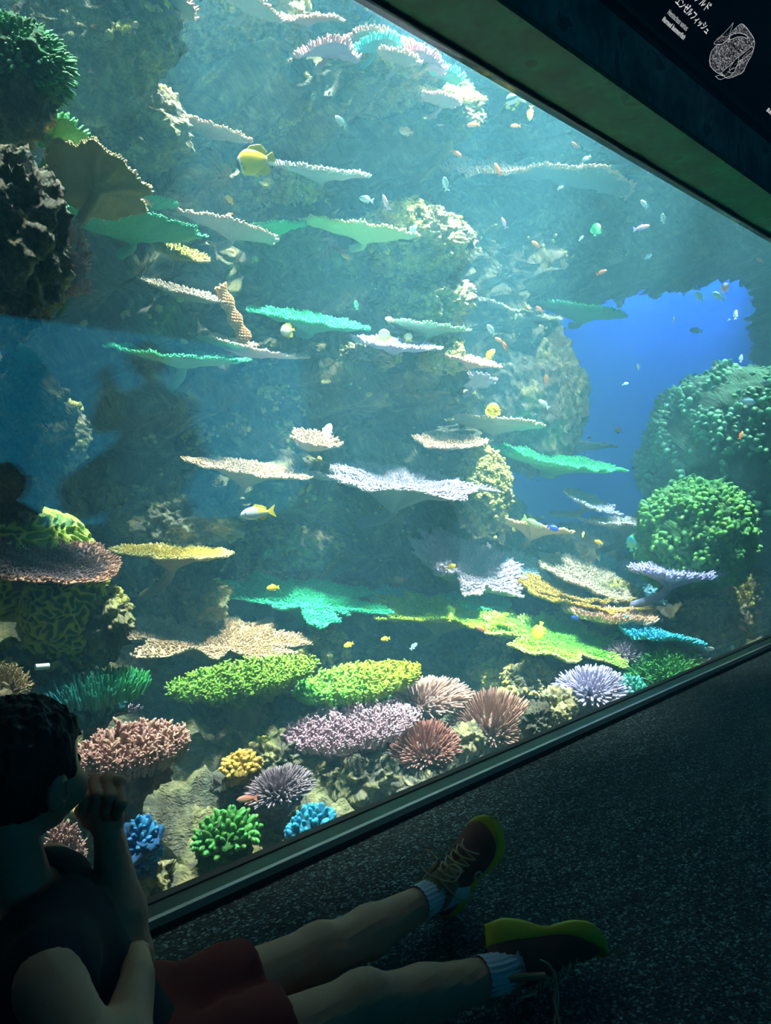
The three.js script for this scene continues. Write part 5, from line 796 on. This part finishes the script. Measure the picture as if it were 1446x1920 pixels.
  // the right hand tucked under the other elbow
  const hr = [[wrR, atd(252, 1800, 1.08), 0.024, 0.024]], hrF = []; const fd = [[238, 1788], [250, 1780], [262, 1778], [272, 1784]];
  fd.forEach(([x, y], i) => hrF.push([[atd(252, 1802, 1.08), atd(x, y, 1.11), 0.012, 0.01], [atd(x, y, 1.11), atd(x + 2, y + 4, 1.145), 0.01, 0.0085]])); hrF.push([[atd(246, 1815, 1.05), atd(228, 1800, 1.08), 0.012, 0.0095]]);
  const hrU = union(hr, 0.01), hrL = hrF.map((b) => union(b, 0.004)), handR = (p) => { let d = hrU(p); for (const q of hrL) d = smin(d, q(p), 0.004); return d; }, [rlo, rhi] = bounds([...hr, ...hrF.flat()], 0.006), gHandR = sdfGeo(handR, rlo, rhi, 0.0036);
  part('body', loc(mergeGeometries([gBody, gHead, gHand, gHandR])), skinM, boy);
  for (const s of [-1, 1]) { const e = part('eye', new THREE.SphereGeometry(0.0105, 12, 8), M(0x16110e, 0.2), boy); e.position.copy(H(s * 0.029, 0.001, 0.0755)).sub(base); }
  // hair: a cap over the skull with a fringe and tufts
  const hairF = (p) => {
    const q = hloc(p), n = 0.004 * noise(q.x * 40, q.y * 14, q.z * 40) + 0.003 * noise(q.x * 90, q.y * 25, q.z * 90); let d = ellip(q, V(0, 0.024, -0.014), V(0.087, 0.097, 0.103)) + n;
    const cut = Math.max(q.z - 0.052 - 0.35 * (q.y - 0.045), -(q.y - 0.052) * 0.9); d = Math.max(d, Math.min(cut, q.z - 0.03 + (q.y < 0.05 ? 0 : -1)) > 0 && q.y < 0.062 ? cut : -1);
    return Math.max(d, -(q.y + 0.062 - 0.25 * Math.max(0, q.z + 0.02)), q.y < -0.005 && q.z > -0.012 ? q.z + 0.012 : -1);
  };
  part('hair', loc(sdfGeo(hairF, headC.clone().addScalar(-0.14), headC.clone().addScalar(0.14), 0.004)), hairM, boy);
  // shirt: follows the trunk, open at neck and arms
  const shirtU = union(torso, 0.03), across = shR.clone().sub(shL).normalize();
  const shirtF = (p) => { const d = shirtU(p) - 0.012 - 0.0025 * noise(p.x * 16, p.y * 16, p.z * 16), a = p.clone().sub(chest).dot(across); return Math.max(d, Math.abs(a) - 0.162, -(capsule(p, neck0.clone().add(V(0, -0.01, 0)), neck1, 0.058, 0.06)), p.x - pelvis.x - 0.1 - 0.5 * Math.max(0, p.y - 0.12)); };
  const [slo, shi] = bounds(torso, 0.03); part('shirt', loc(sdfGeo(shirtF, slo, shi, 0.009)), shirtM, boy);
  const hem = (pts, r) => part('hem', loc(tube(pts, r, 24, 6)), M(0x2a2436, 0.9), boy);
  hem([atd(20, 1690, 1.1), atd(70, 1704, 1.1), atd(105, 1735, 1.06), atd(140, 1775, 1.0), atd(168, 1790, 0.98)], 0.004);
  // shorts: two wide legs with folds
  const shortBones = [[pelvis, hipL, 0.095, 0.09], [pelvis, hipR, 0.095, 0.09], [hipL, mid(hipL, kneeL, 0.68), 0.082, 0.074], [hipR, mid(hipR, kneeR, 0.72), 0.082, 0.076]], shortU = union(shortBones, 0.03);
  const cutL = mid(hipL, kneeL, 0.62), dL = kneeL.clone().sub(hipL).normalize(), cutR = mid(hipR, kneeR, 0.66), dR = kneeR.clone().sub(hipR).normalize(), legsU = union(legs, 0.02);
  const shortF = (p) => { const d = shortU(p) + 0.006 * Math.sin(p.x * 55 + p.z * 40) * noise(p.x * 9, p.y * 9, p.z * 9) - 0.003; const a = p.clone().sub(cutL).dot(dL), b = p.clone().sub(cutR).dot(dR), nearL = capsule(p, hipL, kneeL, 0, 0) < capsule(p, hipR, kneeR, 0, 0); return Math.max(d, nearL ? a : b, -p.y + 0.004); };
  const [tlo, thi] = bounds(shortBones, 0.02); part('shorts', loc(sdfGeo(shortF, tlo, thi, 0.009)), shortsM, boy);
  // socks and shoes
  const soleM = M(0xc6c62c, 0.7), upperM = M(0x8a5444, 0.85), trimM = M(0x9a8a6a, 0.8), laceM = M(0xc8b48c, 0.8), whiteM = M(0xd8d8d0, 0.6);
  function foot(ank, knee, heel, toe, soleDir, swing, loops) {
    const ax = ank.clone().sub(knee).normalize(), s0 = ank.clone().addScaledVector(ax, -0.055), L = heel.distanceTo(toe), nr = 40;
    const way = toe.clone().sub(heel).normalize(), path = new THREE.CatmullRomCurve3([ank.clone().addScaledVector(ax, -0.07), ank.clone().addScaledVector(ax, -0.03), ank.clone().addScaledVector(ax, 0.004).addScaledVector(soleDir, 0.008), ank.clone().addScaledVector(soleDir, 0.035).addScaledVector(way, 0.012), ank.clone().addScaledVector(soleDir, 0.055).addScaledVector(way, 0.02)]), fr = path.computeFrenetFrames(16, false);
    const sock = grid(nr * 2, 16, (u, v) => { const a = u * 2 * Math.PI, k = Math.round(v * 16), r = 0.0335 + 0.0014 * Math.cos(a * 22) * (v < 0.55 ? 1 : 0.3) + (v < 0.06 ? 0.0015 : 0), q = path.getPointAt(v).addScaledVector(fr.normals[k], Math.cos(a) * r).addScaledVector(fr.binormals[k], Math.sin(a) * r); return { x: q.x, y: q.y, z: q.z }; });
    part('sock', loc(sock), M(0xd4dce6, 0.9, { side: THREE.DoubleSide }), boy);
    const X = toe.clone().sub(heel).normalize(), Yd = soleDir.clone().negate().addScaledVector(X, X.dot(soleDir)).normalize(), Z = X.clone().cross(Yd), M4 = new THREE.Matrix4().makeBasis(X, Yd, Z).setPosition(heel);
    const shoe = new THREE.Group(); shoe.name = 'shoe'; boy.add(shoe); shoe.applyMatrix4(new THREE.Matrix4().makeTranslation(-base.x, 0, -base.z).multiply(M4));
    const half = (t) => (0.033 + 0.011 * sstep(0.35, 0.72, t) - 0.003 * Math.sin(t * 6)) * Math.sqrt(Math.max(0, 1 - ((t - 0.5) / 0.505) ** 6)) * (t > 0.75 ? 1 - 0.35 * ((t - 0.75) / 0.25) ** 2 : 1), bend = (t) => -0.006 * Math.sin(t * Math.PI);
    const low = (t) => 0.022 * sstep(0.72, 1, t) ** 2 + 0.01 * sstep(0.15, 0, t) + 0.013 * Math.exp(-(((t - 0.46) / 0.14) ** 2)) - 0.008, topS = (t) => 0.033 + 0.006 * Math.sin(t * 9) + 0.008 * sstep(0.25, 0, t) + 0.008 * sstep(0.85, 1, t);
    // sole: closed rings along the length
    const ring = (n, m, fn) => grid(n, m, (u, v) => { const q = fn(u, v); return { x: q[0], y: q[1], z: q[2] }; });
    const sole = ring(36, 20, (u, v) => { const t = u, a = v * 2 * Math.PI, w = half(t) * 1.12, c = Math.cos(a), s = Math.sin(a), sq = (x) => Math.sign(x) * Math.abs(x) ** 0.5; return [t * L * 1.02 - 0.01 * L, lerp(low(t), topS(t), sq(s) * 0.5 + 0.5), sq(c) * w + bend(t)]; });
    part('sole', sole, soleM, shoe);
    const high = (t) => (t < 0.3 ? lerp(0.088, 0.098, t / 0.3) : lerp(0.098, 0.055, sstep(0.3, 0.8, t))) * (t > 0.8 ? 1 - 0.55 * ((t - 0.8) / 0.2) ** 1.6 : 1);
    const upper = ring(40, 22, (u, v) => { const t = u, a = v * Math.PI, w = half(t) * 1.05 * (0.35 + 0.65 * Math.sqrt(Math.max(0, Math.cos(a / 1 - Math.PI / 2) < 0 ? 0 : 1))), c = Math.cos(a), s = Math.sin(a), k = lerp(1, 0.62, s * s); return [t * L, 0.02 + (high(t) - 0.02) * s ** 0.8, c * half(t) * 1.06 * k ** 0.4 + bend(t)]; });
    part('upper', upper, upperM, shoe);
    const cap = ring(12, 20, (u, v) => { const t = lerp(0.86, 1.0, u), a = v * Math.PI, c = Math.cos(a), s = Math.sin(a); return [t * L + 0.002, 0.02 + (high(t) - 0.018) * s ** 0.8 * 0.72, c * half(t) * 1.1 + bend(t)]; }); part('toe_guard', cap, M(0xb4b84a, 0.7), shoe);
    const collar = tube([V(0.10, 0.088, 0.03), V(0.04, 0.094, 0.034), V(0.005, 0.1, 0), V(0.04, 0.094, -0.034), V(0.10, 0.088, -0.03)], 0.007, 24, 8); part('collar', collar, trimM, shoe);
    const tg = ring(12, 10, (u, v) => { const t = lerp(0.3, 0.62, u), w = lerp(-0.02, 0.02, v); return [t * L - 0.012, high(t) + 0.006 + 0.018 * (1 - u) ** 2 - w * w * 8, w]; }); part('tongue', tg, M(0x9a8a6a, 0.8, { side: THREE.DoubleSide }), shoe);
    const lace = []; for (let i = 0; i < 5; i++) { const t = 0.38 + 0.065 * i, h = high(t) + 0.009, e = high(t) - 0.006; for (const s of [-1, 1]) lace.push(tube([V(t * L, e, s * 0.026), V((t + 0.02) * L, h, s * 0.008), V((t + 0.04) * L, h - 0.001, -s * 0.012), V((t + 0.06) * L, e - 0.003, -s * 0.026)], 0.0021, 12, 5)); }
    part('laces', mergeGeometries(lace), laceM, shoe);
    const k0 = V(0.35 * L, high(0.35) + 0.013, 0); for (const lp of loops) part('lace_loop', tube([k0, ...lp.map(([x, y, z]) => k0.clone().add(V(x, y, z)))], 0.0022, 40, 6), laceM, shoe);
    part('logo', tube([V(0.5 * L, 0.052, 0.0445), V(0.55 * L, 0.062, 0.0445), V(0.585 * L, 0.056, 0.046), V(0.57 * L, 0.046, 0.0475)].map((p) => V(p.x, p.y, p.z * swing)), 0.002, 14, 5), whiteM, shoe);
    const eye = []; for (let i = 0; i < 4; i++) for (const s of [-1, 1]) eye.push(new THREE.TorusGeometry(0.0035, 0.0012, 6, 10).rotateX(1.2).translate((0.38 + 0.075 * i) * L, high(0.38 + 0.075 * i) - 0.004, s * 0.0275)); part('eyelets', mergeGeometries(eye), M(0x22201c, 0.6), shoe);
  }
  foot(ankL, kneeL, heelL, toeL, soleL, 1, [[[0.01, 0.008, 0.02], [0.03, 0.012, 0.045], [0.05, 0.006, 0.04], [0.045, 0.004, 0.015], [0.005, 0.004, 0.004]], [[-0.005, 0.012, -0.02], [0.0, 0.02, -0.045], [0.03, 0.015, -0.05], [0.03, 0.006, -0.02]], [[0.0, 0.0, 0.03], [-0.01, -0.03, 0.045], [-0.015, -0.06, 0.046]]]);
  foot(ankR, kneeR, heelR, toeR, soleR, 1, [[[0.005, -0.01, 0.03], [0.01, -0.03, 0.052], [0.012, -0.06, 0.056], [0.028, -0.064, 0.056], [0.03, -0.03, 0.05], [0.01, 0.0, 0.02]], [[-0.02, 0.008, 0.0], [-0.035, 0.014, -0.01], [-0.03, 0.012, -0.02], [0.0, 0.004, -0.01]]]);
  // the long loose lace end of the near shoe, lying over the shoe onto the carpet
  part('lace_end', loc(mergeGeometries([tube([atd(1012, 1800, 1.29), atd(1030, 1810, 1.285), atd(1042, 1840, 1.28), atd(1040, 1880, 1.275), atd(1048, 1915, 1.26), atd(1054, 1960, 1.24)], 0.0026, 30, 6), tube([atd(1012, 1800, 1.29), atd(1034, 1818, 1.287), atd(1044, 1850, 1.282), atd(1046, 1885, 1.278), atd(1040, 1918, 1.26), atd(1050, 1975, 1.23)], 0.0024, 30, 6)])), laceM, boy);
}
// two visitors further back, seen only as dark reflections in the pane
function visitor(label, bones, headB, hairB, cell) {
  const [lo, hi] = bounds(bones), base = V((lo.x + hi.x) / 2, 0, (lo.z + hi.z) / 2), o = thing('person', label, 'person', base), put = (g) => g.translate(-base.x, 0, -base.z);
  const clothes = bones.filter((b) => b[4] === 'c'), skin = bones.filter((b) => b[4] !== 'c');
  const [a, b] = bounds(skin), sf = union(skin, 0.03), hf = (p) => smin(sf(p), Math.min(ellip(p, headB[0], headB[1]), capsule(p, headB[0].clone().add(V(0, -0.02, -0.1)), headB[0].clone().add(V(0, -0.045, -0.115)), 0.012, 0.015)), 0.03);
  part('body', put(sdfGeo(hf, a.min(headB[0].clone().addScalar(-0.16)), b.max(headB[0].clone().addScalar(0.16)), cell)), skinM, o);
  const [c, d] = bounds(clothes); part('clothes', put(sdfGeo(union(clothes, 0.05), c, d, cell)), shirtM, o);
  part('hair', put(sdfGeo((p) => Math.max(ellip(p, hairB[0], hairB[1]) + 0.006 * noise(p.x * 30, p.y * 12, p.z * 30), -(p.z - hairB[0].z + 0.05 + (p.y - hairB[0].y > 0.03 ? -0.2 : 0)) * 1), hairB[0].clone().addScalar(-0.2), hairB[0].clone().addScalar(0.2), 0.01)), hairM, o);
}
{
  const D = 2.35, mp = (px, py, dz = 0) => { const p = at(px, py, -(D + dz)); return V(p.x, p.y, D + dz); }, h = mp(286, 672), gx = mp(300, 1000).x;
  visitor('adult visitor in dark clothes standing back in the room with a raised hand', [
    [mp(292, 720), mp(292, 745), 0.05, 0.055], [mp(212, 722, -0.16), mp(205, 705, -0.16), 0.04, 0.035],
    [mp(205, 705, -0.16), mp(212, 690, -0.16), 0.03, 0.022], [V(gx - 0.1, 0.05, D), V(gx - 0.1, 0.03, D - 0.16), 0.045, 0.035], [V(gx + 0.12, 0.05, D), V(gx + 0.12, 0.03, D - 0.16), 0.045, 0.035],
    [mp(245, 765), mp(342, 768), 0.09, 0.09, 'c'], [mp(294, 775), mp(285, 900), 0.17, 0.19, 'c'], [mp(285, 900), mp(265, 1060), 0.19, 0.21, 'c'], [mp(245, 765), mp(200, 790, -0.05), 0.065, 0.055, 'c'], [mp(200, 790, -0.05), mp(212, 725, -0.15), 0.05, 0.042, 'c'],
    [mp(345, 768), mp(378, 850), 0.065, 0.055, 'c'], [mp(378, 850), mp(330, 930, -0.1), 0.052, 0.045, 'c'], [mp(240, 870), mp(165, 930), 0.12, 0.13, 'c'], [V(gx - 0.1, 0.75, D), V(gx - 0.1, 0.08, D), 0.11, 0.07, 'c'], [V(gx + 0.12, 0.75, D), V(gx + 0.12, 0.08, D), 0.11, 0.07, 'c'],
  ], [h, V(0.085, 0.115, 0.1)], [h.clone().add(V(0, 0.02, 0.01)), V(0.11, 0.125, 0.115)], 0.014);
  const k = mp(20, 905), q = V(k.x, 0, D);
  visitor('child visitor in dark clothes standing back in the room', [
    [mp(22, 950), mp(24, 965), 0.045, 0.05], [q.clone().add(V(-0.08, 0.04, 0)), q.clone().add(V(-0.08, 0.03, -0.13)), 0.035, 0.03], [q.clone().add(V(0.08, 0.04, 0)), q.clone().add(V(0.08, 0.03, -0.13)), 0.035, 0.03],
    [mp(-15, 985), mp(60, 985), 0.07, 0.07, 'c'], [mp(22, 990), mp(25, 1120), 0.14, 0.15, 'c'], [mp(62, 985), mp(92, 1110), 0.05, 0.042, 'c'], [mp(-18, 985), mp(-45, 1110), 0.05, 0.042, 'c'], [q.clone().add(V(-0.08, 0.5, 0)), q.clone().add(V(-0.08, 0.07, 0)), 0.09, 0.05, 'c'], [q.clone().add(V(0.08, 0.5, 0)), q.clone().add(V(0.08, 0.07, 0)), 0.09, 0.05, 'c'],
  ], [k, V(0.08, 0.105, 0.095)], [k.clone().add(V(0, 0.015, 0.01)), V(0.1, 0.115, 0.108)], 0.014);
}
scene.traverse((o) => { if (o.isMesh) o.castShadow = o.receiveShadow = true; });
renderer.render(scene, camera);
